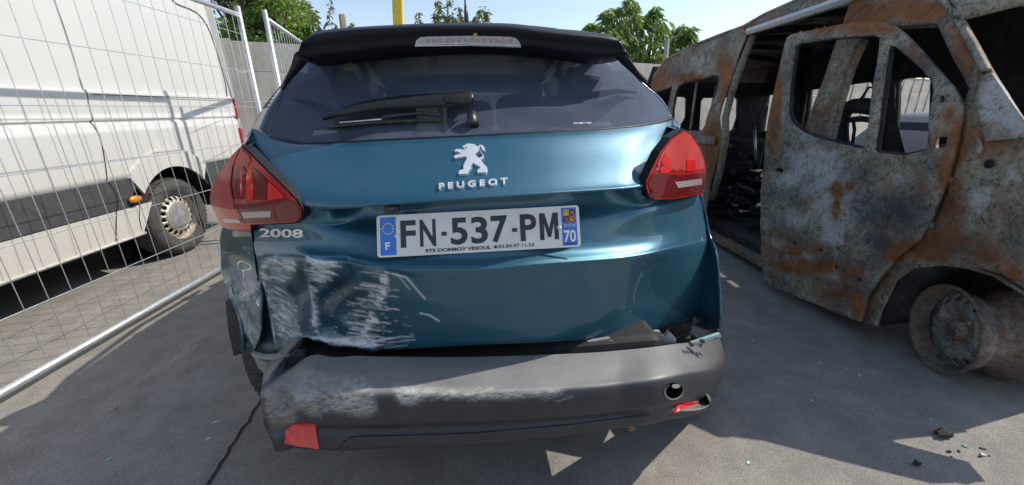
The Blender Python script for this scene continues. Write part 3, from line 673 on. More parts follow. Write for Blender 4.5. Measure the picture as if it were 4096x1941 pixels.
for x, y, rx, ry, v_ in [(3350, 760, 25, 35, 1.), (3345, 830, 16, 45, 1.), (3400, 745, 25, 25, 1.), (3580, 1010, 50, 35, 1.), (3640, 985, 45, 25, 1.), (3720, 1010, 70, 35, 1.), (3800, 950, 60, 40, .8), (3240, 1070, 140, 30, .9), (3130, 1060, 60, 25, .6), (3400, 1090, 50, 45, .8), (3430, 1220, 25, 70, 1.), (3330, 1180, 50, 25, .7), (3780, 700, 25, 70, .9), (4050, 1100, 50, 25, .9), (3450, 60, 130, 50, 1.), (3650, 40, 120, 40, 1.), (3300, 110, 110, 20, .9), (3560, 110, 40, 30, .7), (3110, 400, 28, 160, .8), (2850, 600, 40, 120, 1.), (2900, 330, 30, 120, .9), (2640, 320, 50, 60, .7), (2740, 310, 80, 22, .9), (2900, 250, 30, 40, .8), (3000, 110, 60, 20, .8), (3880, 120, 50, 120, .7), (3790, 450, 30, 50, .6), (3840, 580, 18, 90, .9), (2650, 240, 30, 30, .6), (3900, 560, 200, 60, .35), (3200, 1000, 130, 40, .45), (3320, 1150, 100, 60, .45), (3100, 1080, 40, 60, .4), (3090, 560, 22, 90, .55), (3480, 110, 100, 22, .8), (3690, 230, 40, 60, .35), (3820, 880, 60, 100, .35), (3950, 1020, 60, 40, .4), (3690, 760, 30, 60, .35)]: RUST.blob(x, y, rx, ry, v_)
for x, y, rx, ry, v_ in [(3600, 850, 140, 110, 1.), (3450, 700, 70, 60, .7), (3180, 800, 40, 40, .5), (3120, 780, 50, 30, .5), (3520, 960, 60, 40, .9), (3720, 250, 90, 90, .8), (3850, 1000, 160, 80, .5), (3240, 720, 30, 30, .5), (2700, 280, 25, 35, .8), (2840, 215, 22, 15, .7), (3060, 640, 30, 30, .5), (3160, 300, 22, 180, .4), (3690, 690, 60, 60, .6), (4060, 950, 80, 120, .5), (3350, 560, 160, 15, .7)]: CHAR.blob(x, y, rx, ry, v_)
def bpanel(name, outline, mat, off=0., holes=(), step=.03, thick=.012, surf=None, parent=None, relief=None, conv=None, wear=True, label=None):
    cv = conv or (lambda q: bv_yz(q[0], q[1], off))
    o2 = [cv(q) if max(abs(q[0]), abs(q[1])) > 20 else q for q in outline]; h2 = [[cv(q) if max(abs(q[0]), abs(q[1])) > 20 else q for q in h] for h in holes]
    V2, F_ = cdt(o2, h2, step)
    V = np.array([surf(a_, c_) if surf else (bv_x(a_, c_, off), a_, c_) for a_, c_ in V2])
    if relief is not None: V[:, 0] += relief(V)
    n = np.cross(V[F_[0][1]]-V[F_[0][0]], V[F_[0][2]]-V[F_[0][0]]); q = projN(V)
    at = {'ash': ASH.at(q), 'rust': RUST.at(q), 'char': CHAR.at(q)} if wear else None
    return mesh(name, V, F_, mat, parent or wreck, thick=thick, flip=n[0] > 0, attrs=at, label=label)
def wob(V, amp=.006, f=7.):   # heat-buckled sheet metal
    return amp*(np.sin(V[:, 1]*f + 2*np.sin(V[:, 2]*f*.8)) + .6*np.sin(V[:, 2]*f*1.7 + V[:, 1]*3))
# rear quarter with roof side and two window openings, up to the sliding door opening
rq = [(2601, 354), (2618, 301), (2664, 242), (2762, 190), (2860, 151), (2972, 111), (2985, 112), (2988, 135), (2985, 157), (2958, 216), (2926, 301), (2899, 393), (2880, 472), (2881, 557), (2870, 622), (2857, 694), (2828, 800), (2800, 930), (5.25, .10)]
H1 = [(2618, 372), (2688, 347), (2674, 400), (2655, 470), (2622, 470)]
H2 = [(2715, 343), (2740, 331), (2855, 305), (2867, 312), (2862, 345), (2845, 420), (2824, 502), (2808, 526), (2690, 522), (2690, 440), (2703, 370)]
bpanel('rear_side_panel', rq, 'burnt_roof', holes=[H1, H2], relief=lambda V: wob(V, .008))
for nm, hh in (('window_frame', H2), ('window_frame', H1)):
    q = [np.array([bv_x(*bv_yz(*p), .012), *bv_yz(*p)]) for p in hh]; mesh(nm, *tube(q + [q[0]], .012, 6, False), 'burnt_in', wreck)
q = [np.array([bv_x(*bv_yz(*p), .02), *bv_yz(*p)]) for p in ((2781, 322), (2752, 525))]; mesh('window_divider', *tube(q, .011, 6), 'burnt_pale', wreck)
# door header above the sliding opening with its pale track
bpanel('door_header', [(2976, 112), (3060, 62), (3214, -5), (3420, -80), (3520, -80), (3420, -14), (3371, 2), (3044, 117), (2990, 133)], 'burnt_rust', step=.04)
q = [np.array([bv_x(*bv_yz(*p), .004), *bv_yz(*p)]) for p in [(2992, 128), (3180, 66), (3371, 2), (3480, -38)]]
V, F_ = [], []
for i, p in enumerate(q):
    for dx, dz in ((-.02, .022), (-.025, -.0), (-.012, -.022), (.03, -.022)): V.append(p + (dx, 0, dz))
    if i:
        for k in range(3): F_.append((4*i-4+k, 4*i-3+k, 4*i+1+k, 4*i+k))
mesh('door_track', V, F_, 'galvanised', wreck, smooth=False, thick=.004)
# rear pillar inner edge of the door opening
q = [np.array([bv_x(*bv_yz(*p), .035), *bv_yz(*p)]) for p in [(2996, 142), (2968, 212), (2935, 298), (2905, 393), (2886, 472), (2887, 557), (2862, 694), (2832, 800)]]
mesh('door_pillar', *tube(q, .028, 7), 'burnt_rust', wreck)
V, F_ = box(np.array([bv_x(*bv_yz(2830, 560), -.012), *bv_yz(2830, 560)]), (.02, .30, .07), rz=-.07); mesh('slide_rail', V, F_, 'burnt_rust', wreck, smooth=False, bevel=.006)
# sills and step of the sliding door
def rail(name, p0, p1, wd, h, mat, off=0):
    a_ = onz(*p0, 0); y0, z0 = bv_yz(*p0, off); y1, z1 = bv_yz(*p1, off); V, F_ = [], []
    for y, z in ((y0, z0), (y1, z1)):
        for dx, dz in ((-.01, -h), (-.01, 0), (wd, .012), (wd, -h)): V.append((bv_x(y, z, off+dx), y, max(.004, z+dz)))
    F_ = [(k, (k+1) % 4, 4+(k+1) % 4, 4+k) for k in range(4)] + [(3, 2, 1, 0), (4, 5, 6, 7)]; return mesh(name, V, F_, mat, wreck, smooth=False, bevel=.005)
rail('outer_sill', (2700, 860), (3420, 1240), .10, .05, 'burnt_rust', .02)
rail('step_plate', (2745, 860), (3300, 1120), .22, .02, 'burnt_pale', .14)
rail('inner_sill', (2700, 775), (3300, 1060), .12, .06, 'burnt_rust', .37)
# cab: B pillar, roof side over the door, A pillar, front wing
cab = [(3396, -90), (3720, -90), (3775, -20), (3839, 52), (3880, 130), (3953, 262), (4030, 375), (4096, 485), (4125, 540), (1.22, .95), (1.06, .72), (.92, .52), (.88, .36), (.95, .33), (4140, 1215), (4096, 1188), (3970, 1106), (3868, 1076), (3767, 1061), (3655, 1076), (3584, 1127), (3543, 1208), (3520, 1260), (3508, 1305), (3436, 1292), (3470, 1195), (3520, 1105), (3580, 1042), (3680, 960), (3731, 880), (3782, 748), (3808, 660), (3834, 557), (3853, 470), (3870, 410), (3878, 345), (3850, 285), (3803, 216), (3750, 98), (3737, 94), (3593, 105), (3500, 130), (3450, 150), (3410, 196), (3390, 262), (3357, 367), (3311, 560), (3290, 760), (3270, 1060), (3120, 1000), (3170, 760), (3213, 530), (3298, 314), (3344, 170), (3372, 95), (3400, 10), (3410, -30)]
bpanel('cab_frame', cab, 'burnt_rust', off=.03, relief=lambda V: wob(V, .004), step=.03)
# thickness of the pillars (inner faces)
for pts, r_p, m_ in (([(3420, 160), (3375, 262), (3340, 367), (3290, 560), (3262, 760)], .045, 'burnt_rust'), ([(3765, 60), (3830, 200), (3900, 330), (3880, 420), (3850, 520)], .035, 'burnt_roof'), ([(3600, 90), (3745, 82)], .03, 'burnt_rust')):
    q = cr([np.array([bv_x(*bv_yz(*p, .05), .075), *bv_yz(*p, .05)]) for p in pts], 4); mesh('pillar_core', *tube(q, r_p, 8), m_, wreck)
# pale windscreen edge strip
q = cr([np.array([bv_x(*bv_yz(*p, .03), .02), *bv_yz(*p, .03)]) for p in [(3745, -30), (3790, 10), (3840, 80), (3900, 185), (3945, 270), (3953, 285)]], 3); mesh('windscreen_edge', *tube(q, .014, 6), 'burnt_pale', wreck)
# pale scuttle panel at the foot of the pillar
bpanel('scuttle_panel', [(3894, 345), (3925, 310), (3965, 290), (4050, 420), (4110, 500), (4110, 548), (3940, 566), (3915, 470)], 'burnt_pale', off=.012, step=.03, thick=.01)
V2, F_ = cdt(ellipse(*bv_yz(3934, 657), .017, .017, 14)); mesh('antenna_hole', [(bv_x(a_, c_, .026), a_, c_) for a_, c_ in V2], F_, 'black', wreck, flip=False, thick=.002)
bpanel('hinge_bracket', [(3890, 560), (3915, 548), (3925, 590), (3912, 615), (3880, 612), (3900, 585)], 'burnt_pale', off=.008, step=.03, thick=.012)
# front door, swung a little outwards
hy, hz = bv_yz(3800, 660)
def door_x(y, z): return bv_x(y, z) - .115*max(-.3, (y-hy))/.9 - .012
def door_yz(px, py):
    y, z = bv_yz(px, py)
    for _ in range(14):
        q = onplane(px, py, (door_x(y, z) - .07*y, 0, 0), (1, -.07, 0)); y, z = .5*y + .5*q[1], .5*z + .5*q[2]
    return (y, z)
dout = [(3150, 152), (3165, 139), (3200, 130), (3370, 98), (3480, 86), (3540, 88), (3575, 98), (3610, 125), (3700, 222), (3760, 285), (3815, 345), (3838, 390), (3848, 430), (3845, 470), (3828, 557), (3800, 661), (3773, 751), (3722, 883), (3671, 964), (3570, 1042), (3515, 1108), (3462, 1198), (3440, 1289), (3249, 1213), (3080, 1150), (3052, 1137), (3047, 1000), (3044, 880), (3047, 773), (3057, 655), (3076, 524), (3096, 393), (3122, 275), (3140, 185)]
dh1 = [(3181, 192), (3196, 174), (3340, 152), (3500, 140), (3527, 151), (3514, 262), (3488, 458), (3470, 585), (3455, 597), (3364, 576), (3270, 553), (3215, 530), (3170, 490), (3156, 450), (3157, 400), (3162, 327)]
dh2 = [(3554, 200), (3567, 181), (3588, 188), (3691, 275), (3737, 327), (3744, 367), (3735, 420), (3724, 485), (3719, 570), (3710, 597), (3690, 606), (3619, 622), (3512, 612), (3501, 600), (3515, 500), (3540, 320)]
def door_relief(V):
    r = wob(V, .005, 9.); z = V[:, 2]; y = V[:, 1]; q = projN(V)
    zs_ = q[:, 1] - (928 + (q[:, 0]-3050)*.209)                     # body crease across the door
    r += .010/(1+np.exp(-zs_/6.)) - .010
    zz = q[:, 1] - (1035 + (q[:, 0]-3050)*.31); r += -.008*np.exp(-(zz/12.)**2)
    dd = np.hypot((q[:, 0]-3120)/60, (q[:, 1]-690)/25); r += .018*np.exp(-dd**2)
    return r
hh = [ellipse(3110, 682, 17, 9, 12, .1), ellipse(3776, 396, 13, 17, 12), [(3742, 548), (3795, 546), (3786, 588), (3738, 594)], ellipse(3154, 1014, 6, 6, 10), ellipse(3348, 1068, 8, 8, 10)]
fd = bpanel('front_door', dout, 'burnt', holes=[dh1, dh2] + hh, step=.018, thick=.03, surf=lambda y, z: (door_x(y, z), y, z), relief=door_relief, conv=lambda q: door_yz(*q), label='open front door with flaking ash, rust patches and empty window')
for hh_, m_ in ((dh1, 'burnt_in'), (dh2, 'burnt_in')):
    q = [np.array([door_x(*door_yz(*p)) + .016, *door_yz(*p)]) for p in hh_]; mesh('window_channel', *tube(q + [q[0]], .011, 6, False), m_, fd)
q = [np.array([door_x(*door_yz(*p)) + .010, *door_yz(*p)]) for p in ((3541, 160), (3520, 330), (3492, 530), (3484, 605))]; mesh('window_divider', *tube(q, .015, 6), 'burnt', fd)
for p in ((3443, 1118), (3182, 972), (3290, 1000)):
    y, z = door_yz(*p); mesh('bolt', *lathe([(.001, .008), (.008, .008), (.011, .0)], (door_x(y, z)-.004, y, z), (-1, .07, 0), 10), 'burnt_in', fd)
# far side, rear wall, roof, floor, bulkhead
FO = 1.74
def far_pt(y, z): return np.array([BX0 + FO + .07*y - bv_lean(z)*.8, y, z])
def far_yz(px, py):
    q = onplane(px, py, (BX0 + FO, 0, 0), (1, -.07, 0))
    for _ in range(8): q = .5*q + .5*onplane(px, py, (BX0 + FO - bv_lean(q[2])*.8, 0, 0), (1, -.07, 0))
    return (q[1], q[2])
W3 = [(3026, 392), (3042, 383), (3160, 364), (3172, 375), (3172, 520), (3008, 534), (3005, 520)]
W4 = [(3234, 362), (3262, 352), (3495, 320), (3512, 340), (3502, 615), (3205, 575)]
W5 = [(3584, 335), (3600, 314), (3650, 304), (3725, 300), (3750, 318), (3742, 480), (3728, 660), (3590, 640), (3575, 520)]
RY = 5.28
bpanel('far_side_panel', [(1.15, .12), (RY+.12, .12), (RY+.12, 1.56), (4.6, 1.78), (3.4, 1.84), (2.3, 1.84), (1.9, 1.78), (1.70, 1.58), (1.40, 1.15), (1.15, .9)], 'burnt_in', holes=[W3, W4, W5], surf=lambda y, z: far_pt(y, z), conv=lambda q: far_yz(*q), step=.06, thick=.05, wear=False)
for w_ in (W3, W4, W5):
    q = [far_pt(*far_yz(*p)) + (-.03, 0, 0) for p in w_]; mesh('window_frame', *tube(q + [q[0]], .022, 6, False), 'burnt_in', wreck)
for px in (2975, 3195, 3545):   # ribs on the far side
    q = [far_pt(*far_yz(px - 8, 560)) + (-.03, 0, 0), far_pt(*far_yz(px, 440)) + (-.03, 0, 0), far_pt(*far_yz(px + 6, 330)) + (-.04, 0, 0), far_pt(far_yz(px + 6, 330)[0], 1.62) + (-.08, 0, 0)]; mesh('body_rib', *tube(q, .05, 7), 'burnt_in', wreck)
def rw(q): p = ony(q[0], q[1], RY); return (p[0], p[2])
W1 = [(2684, 392), (2694, 383), (2732, 384), (2741, 398), (2738, 470), (2722, 500), (2684, 500)]; W2 = [(2786, 405), (2799, 388), (2925, 386), (2936, 400), (2934, 470), (2920, 515), (2895, 537), (2780, 525)]
x0 = bv_x(RY, .5); V2, F_ = cdt([(x0, .12), (x0+1.74, .12), (x0+1.70, 1.3), (x0+1.60, 1.66), (x0+.14, 1.66), (x0+.03, 1.3)], [[rw(q) for q in W1], [rw(q) for q in W2]], .06)
mesh('rear_doors', [(a_, RY - .07*(a_-x0), c_) for a_, c_ in V2], F_, 'burnt_in', wreck, thick=.05)
for w_ in (W1, W2):
    q = [np.array([rw(p)[0], RY-.07*(rw(p)[0]-x0)-.02, rw(p)[1]]) for p in w_]; mesh('window_frame', *tube(q + [q[0]], .02, 6, False), 'burnt_in', wreck)
# roof skin follows the near roof edge
edge = [(2604, 345), (2618, 301), (2664, 242), (2762, 190), (2860, 151), (2972, 111), (3060, 62), (3214, -5), (3420, -80), (3560, -90), (3720, -90), (3790, -10), (3839, 52)]
E3 = [np.array([bv_x(*bv_yz(*p)), *bv_yz(*p)]) for p in edge]; rows = []
for e in E3:
    row = []; wdt = 1.74 - 2*bv_lean(e[2])
    for u in np.linspace(0, 1, 9): row.append(e + (wdt*u, -.07*wdt*u*0, .075*math.sin(math.pi*u)**.7*(1 if e[2] > 1.5 else .4)))
    rows.append(row)
G = np.array(rows); n_, m2 = G.shape[:2]; V = G.reshape(-1, 3); q = projN(V)
mesh('roof', V, gridfaces(n_, m2), 'burnt_roof', wreck, thick=.02, flip=False, attrs={'ash': np.full(len(V), .3), 'rust': np.full(len(V), .2), 'char': np.zeros(len(V))})
for y in np.arange(1.9, 5.0, .42):   # roof bows seen from below
    zt = np.interp(y, sorted([e[1] for e in E3]), [e[2] for e in sorted(E3, key=lambda e: e[1])]); x_ = bv_x(y, zt)
    pts = [(x_ + .05 + 1.4*u, y, zt - .03 + .06*math.sin(math.pi*u)) for u in np.linspace(0, 1, 7)]; mesh('roof_bow', *tube(pts, .028, 6), 'burnt_in', wreck)
V, F_ = box((3.02, 3.6, .13), (1.6, 3.3, .06), rz=-.07); mesh('floor', V, F_, 'burnt_in', wreck, smooth=False)
# windscreen header and bonnet remains
a_, c_ = E3[-1], G[-1][-1]
mesh('windscreen_header', *tube([a_, a_ + (.3, .02, .06), (a_+c_)/2 + (0, 0, .08), c_], .035, 7), 'burnt_pale', wreck)
sc0 = np.array([bv_x(1.55, .95, .03), 1.55, .95]); mesh('scuttle_bar', *tube([sc0, sc0 + (.8, -.2, .03), sc0 + (1.6, -.1, 0)], .06, 8), 'burnt_in', wreck)
V, F_ = box((sc0[0]+.85, 1.62, .55), (1.5, .06, .75)); mesh('bulkhead', V, F_, 'burnt_in', wreck, smooth=False)
# wheel arch lining and burnt rim
wa = bv_yz(3800, 1350); acy, acz = wa[0]-.02, .17
V, F_ = [], []
arch = [bv_yz(*p) for p in [(3508, 1305), (3520, 1260), (3543, 1208), (3584, 1127), (3655, 1076), (3767, 1061), (3868, 1076), (3970, 1106), (4096, 1188)]]
for y, z in arch: V += [(bv_x(y, z, .03), y, z), (bv_x(y, z, .40), y, z+.02)]
F_ = [(2*i, 2*i+1, 2*i+3, 2*i+2) for i in range(len(arch)-1)]; mesh('arch_lining', V, F_, 'burnt_in', wreck, thick=.01)
V, F_ = box((bv_x(1.4, .3, .42), 1.42, .33), (.03, .62, .62), rz=-.07); mesh('arch_back', V, F_, 'burnt_in', wreck, smooth=False)  # dark panel added to keep sunlight out of the arch
V, F_ = box((2.95, 1.52, .42), (.9, .5, .5)); mesh('engine_sun_block', V, F_, 'burnt_in', wreck, smooth=False, bevel=.05)  # unseen box in the engine bay, added to block sun and darken the rim
fl = [(3440, 1289), (3508, 1305), (3520, 1260), (3543, 1208), (3590, 1125), (3600, 1060), (3575, 1050), (3520, 1110), (3470, 1200)]
bpanel('wing_flange', fl, 'burnt_in', off=.045, step=.03, thick=.01, wear=False)
rc = onplane(3757, 1364, (2.0, 0, 0), (1, -.07, 0)); rc[2] = .205
ax = np.array([-.94, .34, .02]); ax /= np.linalg.norm(ax)
pr = [(.205, .0), (.20, .010), (.188, .004), (.182, -.015), (.172, -.03), (.170, -.07), (.150, -.085), (.150, -.13), (.165, -.15), (.185, -.17), (.190, -.20), (.203, -.21), (.2, -.225)]
V, F_ = lathe(pr, rc, ax, 48); q = {'ash': .2*rng.random(len(V)), 'rust': .15 + .2*rng.random(len(V)), 'char': .4*np.ones(len(V))}; rim = mesh('front_wheel', V, F_, 'burnt', wreck, attrs=q, label='burnt steel wheel rim without its tyre')
hs = [ellipse(.142*math.cos(t_), .142*math.sin(t_), .013, .010, 10, t_) for t_ in [2*math.pi*k/16 for k in range(16)]]
V2, F2 = cdt(ellipse(0, 0, .171, .171, 48), hs, .02); e1 = np.cross(ax, (0, 0, 1.)); e1 /= np.linalg.norm(e1); e2 = np.cross(ax, e1)
V = np.array([rc + e1*a_ + e2*c_ + ax*(-.058 + .022*max(0, 1-((math.hypot(a_, c_)-.115)/.04)**2)) for a_, c_ in V2]); mesh('disc', V, F2, 'burnt', rim, thick=.005, attrs={'ash': .3*np.ones(len(V)), 'rust': np.clip(1.1-np.hypot(V2[:, 0], V2[:, 1])/.07, 0, 1), 'char': .3*np.ones(len(V))})
mesh('hub', *lathe([(.001, -.035), (.035, -.037), (.045, -.055), (.045, -.085)], rc, ax, 20), 'burnt_rust', rim)
for k in range(5):
    t_ = 2*math.pi*k/5 + .4; mesh('lug_nut', *lathe([(.001, -.05), (.010, -.052), (.010, -.08)], rc + e1*.062*math.cos(t_) + e2*.062*math.sin(t_), ax, 8), 'burnt_rust', rim)
# seats and dashboard remains seen through the openings
sb = onplane(3395, 560, (BX0+.75, 0, 0), (1, -.07, 0))
def sp(px, py, dx=.95): return onplane(px, py, (BX0+dx, 0, 0), (1, -.07, 0))
q = cr([sp(3375, 640), sp(3362, 540), sp(3368, 470), sp(3395, 430), sp(3440, 425), sp(3490, 432)], 4); mesh('seat_frame', *tube(q, [.055]*len(q), 8), 'burnt_in', wreck)
q = cr([sp(3400, 480), sp(3440, 476), sp(3490, 482)], 4); mesh('seat_bar', *tube(q, .022, 7), 'burnt_in', wreck)
q = [sp(3425, 425), sp(3475, 350), sp(3520, 350)]; mesh('headrest_rod', *tube(q, .009, 6), 'burnt_in', wreck); mesh('headrest_rod', *tube([sp(3440, 395), sp(3500, 398)], .008, 6), 'burnt_in', wreck)
q = [sp(3405, 600), sp(3418, 520), sp(3412, 470)]; mesh('belt_stalk', *tube(q, .012, 6), 'burnt_in', wreck)
q = cr([sp(3535, 300, 1.2), sp(3545, 420, 1.2), sp(3560, 520, 1.2), sp(3590, 640, 1.2)], 4); mesh('partition_post', *tube(q, .055, 7), 'burnt_in', wreck)
rr = np.random.default_rng(17); parts = []
for k in range(420):   # charred seat remains and fallen trim on the load floor
    x = rr.uniform(2.35, 3.5); y = rr.uniform(2.7, 4.9); hgt = .16 + .42*math.exp(-((x-3.0)/.45)**2)*(.4+.6*rr.random()) + .15*(y > 3.6)
    z = rr.uniform(.16, hgt); s_ = rr.uniform(.02, .11); b1, b2 = box((x, y, z), (s_*rr.uniform(.4, 1.6), s_*rr.uniform(.4, 2.2), s_*rr.uniform(.15, .8)), rz=rr.uniform(0, 3), rx=rr.uniform(-1, 1)); parts.append((b1 + rr.standard_normal(b1.shape)*s_*.15, b2))
mesh('charred_remains', *join(*parts), 'burnt_in', wreck, smooth=False, kind='stuff')
for px, py, r0 in ((2905, 600, .10), (2990, 600, .12)):
    p = onplane(px, py, (BX0+1.0, 0, 0), (1, -.07, 0)); V, F_ = box(p + (0, 0, -.12), (.36, .09, .5), rz=-.07, rx=.1); mesh('seat_back', V + rng.standard_normal(V.shape)*.02, F_, 'burnt_in', wreck, smooth=False, bevel=.03)
q = [sp(3022, 640, .9), sp(3018, 520, .9)]; mesh('seat_belt_post', *tube(q, .014, 6), 'galvanised', wreck)
q = cr([sp(3012, 520, .9), sp(3008, 500, .9), sp(3020, 492, .9), sp(3036, 500, .9), sp(3032, 520, .9)], 3); mesh('belt_bracket', *tube(q, .012, 6), 'burnt_in', wreck)
# dark car behind, glimpsed through the cab
dc = CAM + ray(3700, 520)*4.2; dcx, dcy = dc[0]+.6, dc[1]
car2 = thing('dark_car', 'low dark blue car glimpsed behind the burnt van cab', 'car', (dcx, dcy, 0))
prof = [(-1.0, .25), (-1.05, .55), (-.75, .70), (-.35, 1.00), (.35, 1.06), (.9, .95), (1.3, .72), (1.35, .3)]
V = []; 
for s_ in (-1.5, -1.3, 1.3, 1.5):
    k_ = 1 if abs(s_) < 1.4 else .86
    V += [(dcx + y*k_, dcy + s_*.55, .25 + (z-.25)*k_) for y, z in prof]
npf = len(prof); F_ = [(i*npf+k, i*npf+(k+1) % npf, (i+1)*npf+(k+1) % npf, (i+1)*npf+k) for i in range(3) for k in range(npf)] + [tuple(range(npf)), tuple(range(4*npf-1, 3*npf-1, -1))]
mesh('body', V, F_, 'dark_blue_car', car2, bevel=.03)
mesh('side_window', [(dcx-.62, dcy-.45, .76), (dcx-.62, dcy+.45, .76), (dcx-.44, dcy+.42, .94), (dcx-.44, dcy-.42, .94)], [(0, 1, 2, 3)], 'side_glass', car2, smooth=False, thick=.01)
for sx_ in (-.8, .9):
    for sy_ in (-.72, .72): mesh('wheel', *lathe([(.001, .02), (.2, .02), (.28, .0), (.28, -.16), (.001, -.16)], (dcx+sx_, dcy+sy_, .28), (0, 1 if sy_ > 0 else -1, 0), 20), 'tyre', car2)
# ================================================================== BLUE CAR
car = thing('blue_car', 'teal blue hatchback with crushed scraped rear corner and sagging grey bumper', 'car', (0, 2.6, 0))
CS = [16, 16, 20, 26, 52, 46, 46, 22, 26]
def rows_px(rows, g=g_car): return [[P(q[0], q[1], q[2] if len(q) > 2 else y0, g) for q in r] for y0, r in rows]
TG = [
 (1.125, [(1009, 514), (1144, 566), (1242, 574), (1390, 568), (1537, 560), (1900, 543), (2191, 528), (2480, 510), (2609, 494), (2688, 472)]),
 (1.095, [(988, 556), (1140, 592), (1243, 600), (1390, 595), (1537, 588), (1900, 571), (2191, 556), (2490, 539), (2620, 527), (2722, 506)]),
 (1.045, [(1037, 640), (1150, 652), (1250, 660), (1390, 660), (1537, 655), (1900, 640), (2191, 625), (2480, 607), (2595, 597), (2660, 578)]),
 (.995, [(1106, 712), (1190, 718), (1280, 722), (1400, 724), (1537, 720), (1900, 706), (2191, 692), (2470, 676), (2560, 667), (2614, 650)]),
 (.955, [(1166, 772), (1225, 776), (1300, 780), (1410, 782), (1537, 778), (1900, 763), (2191, 750), (2455, 736), (2535, 728), (2584, 716)]),
 (.940, [(1206, 812), (1255, 819), (1330, 823), (1420, 820), (1537, 812), (1900, 789), (2191, 771), (2450, 754), (2530, 748), (2578, 740)]),
 (.942, [(1214, 826), (1258, 832), (1335, 836), (1425, 832), (1537, 823), (1900, 798), (2191, 780), (2450, 762), (2530, 756), (2577, 749)])]
tgr = rows_px(TG)
under = [p + (0, .095, -.004) for p in tgr[-1]]
for k in (0, 1, 8, 9): under[k] = tgr[-1][k] + (0, .014, -.004)
TG2 = [
 (1.032, [(1211, 856, .96), (1262, 872, .968), (1340, 882, .985), (1430, 878, 1.02), (1537, 868), (1900, 845), (2191, 826), (2440, 812, 1.015), (2560, 812, .97), (2592, 790, .96)]),
 (.99, [(1011, 897, .952), (1110, 902, .955), (1225, 905, .965), (1370, 925, .98), (1537, 945), (1900, 925), (2191, 905), (2460, 880, .98), (2640, 835, .962), (2803, 780, .957)]),
 (.962, [(1013, 962, .95), (1115, 968, .955), (1225, 975, .958), (1370, 1000, .96), (1537, 1018), (1900, 1020), (2191, 1000), (2490, 970), (2680, 925, .955), (2817, 865, .952)]),
 (.932, [(1020, 1012), (1119, 1020), (1222, 1022), (1372, 1042), (1520, 1062), (1900, 1068), (2150, 1047), (2500, 1020), (2675, 985), (2832, 945)]),
 (.927, [(1026, 1032), (1120, 1038), (1222, 1040), (1372, 1060), (1520, 1080), (1900, 1086), (2150, 1065), (2500, 1038), (2675, 1004), (2835, 966)]),
 (.945, [(1036, 1090), (1125, 1095), (1225, 1098), (1375, 1115), (1525, 1130), (1900, 1135), (2150, 1115), (2500, 1088), (2675, 1055), (2835, 1020)]),
 (.978, [(1043, 1210), (1128, 1215), (1230, 1215), (1380, 1230), (1530, 1245), (1900, 1245), (2160, 1225), (2490, 1190), (2665, 1165), (2828, 1130)]),
 (.998, [(1040, 1320), (1128, 1320), (1225, 1305), (1378, 1330), (1525, 1345), (1900, 1335), (2160, 1320), (2470, 1290), (2645, 1260), (2808, 1228)]),
 (1.012, [(1018, 1400), (1124, 1402), (1213, 1350), (1340, 1384), (1522, 1400), (1900, 1381), (2164, 1371), (2468, 1350), (2625, 1318), (2790, 1268)])]
tgr2 = rows_px(TG2)
ret = [p + (0, .035, .004) for p in tgr2[-1]]
G1 = loft(tgr, CS, 8); G2 = loft([under] + tgr2 + [ret], CS, [3, 10, 10, 14, 8, 14, 24, 24, 16, 2])
G2[0] = G1[-1] + (G2[0]-G1[-1])*1.0
# crash damage in the lower left: dents and folds
def dents(V):
    q = projN(V); x, y = q[:, 0], q[:, 1]; d = np.zeros(len(V))
    def gs(cx, cy, rx, ry, a, ang=0):
        c_, s_ = math.cos(ang), math.sin(ang); X, Y = x-cx, y-cy; return a*np.exp(-((X*c_+Y*s_)/rx)**2-((-X*s_+Y*c_)/ry)**2)
    d += gs(1340, 1200, 110, 120, .045) + gs(1150, 1200, 60, 130, .035, -.15) + gs(1450, 1150, 80, 60, .018) + gs(960, 1180, 50, 120, .03)
    def ridge(x0, y0, x1, y1, wd, a):
        dx, dy = x1-x0, y1-y0; L2 = dx*dx+dy*dy; t_ = np.clip(((x-x0)*dx+(y-y0)*dy)/L2, 0, 1); return a*np.exp(-(np.hypot(x-x0-t_*dx, y-y0-t_*dy)/wd)**2)
    d += ridge(1065, 1060, 1110, 1380, 13, -.022) + ridge(1235, 1045, 1262, 1350, 14, -.022) + ridge(1100, 1040, 1215, 1370, 12, -.016) + ridge(1530, 1080, 1500, 1390, 22, -.010)
    d += ridge(1210, 1345, 1500, 1392, 14, -.016) + ridge(1060, 1030, 1380, 1042, 9, .012) + ridge(1380, 1040, 1640, 1110, 12, .008)
    m_ = np.exp(-(np.maximum(0, x-1330)/170)**2)*np.clip((y-990)/90, 0, 1)*np.clip((1480-y)/40, 0, 1)
    d = d*.62 + m_*(.004*np.sin(x/23.+3*np.sin(y/47.)) + .003*np.sin(y/31.+x/60.))
    return d
def applydents(G):
    V = G.reshape(-1, 3); V[:, 1] += dents(V); return V
V1 = G1.reshape(-1, 3); V2_ = applydents(G2)
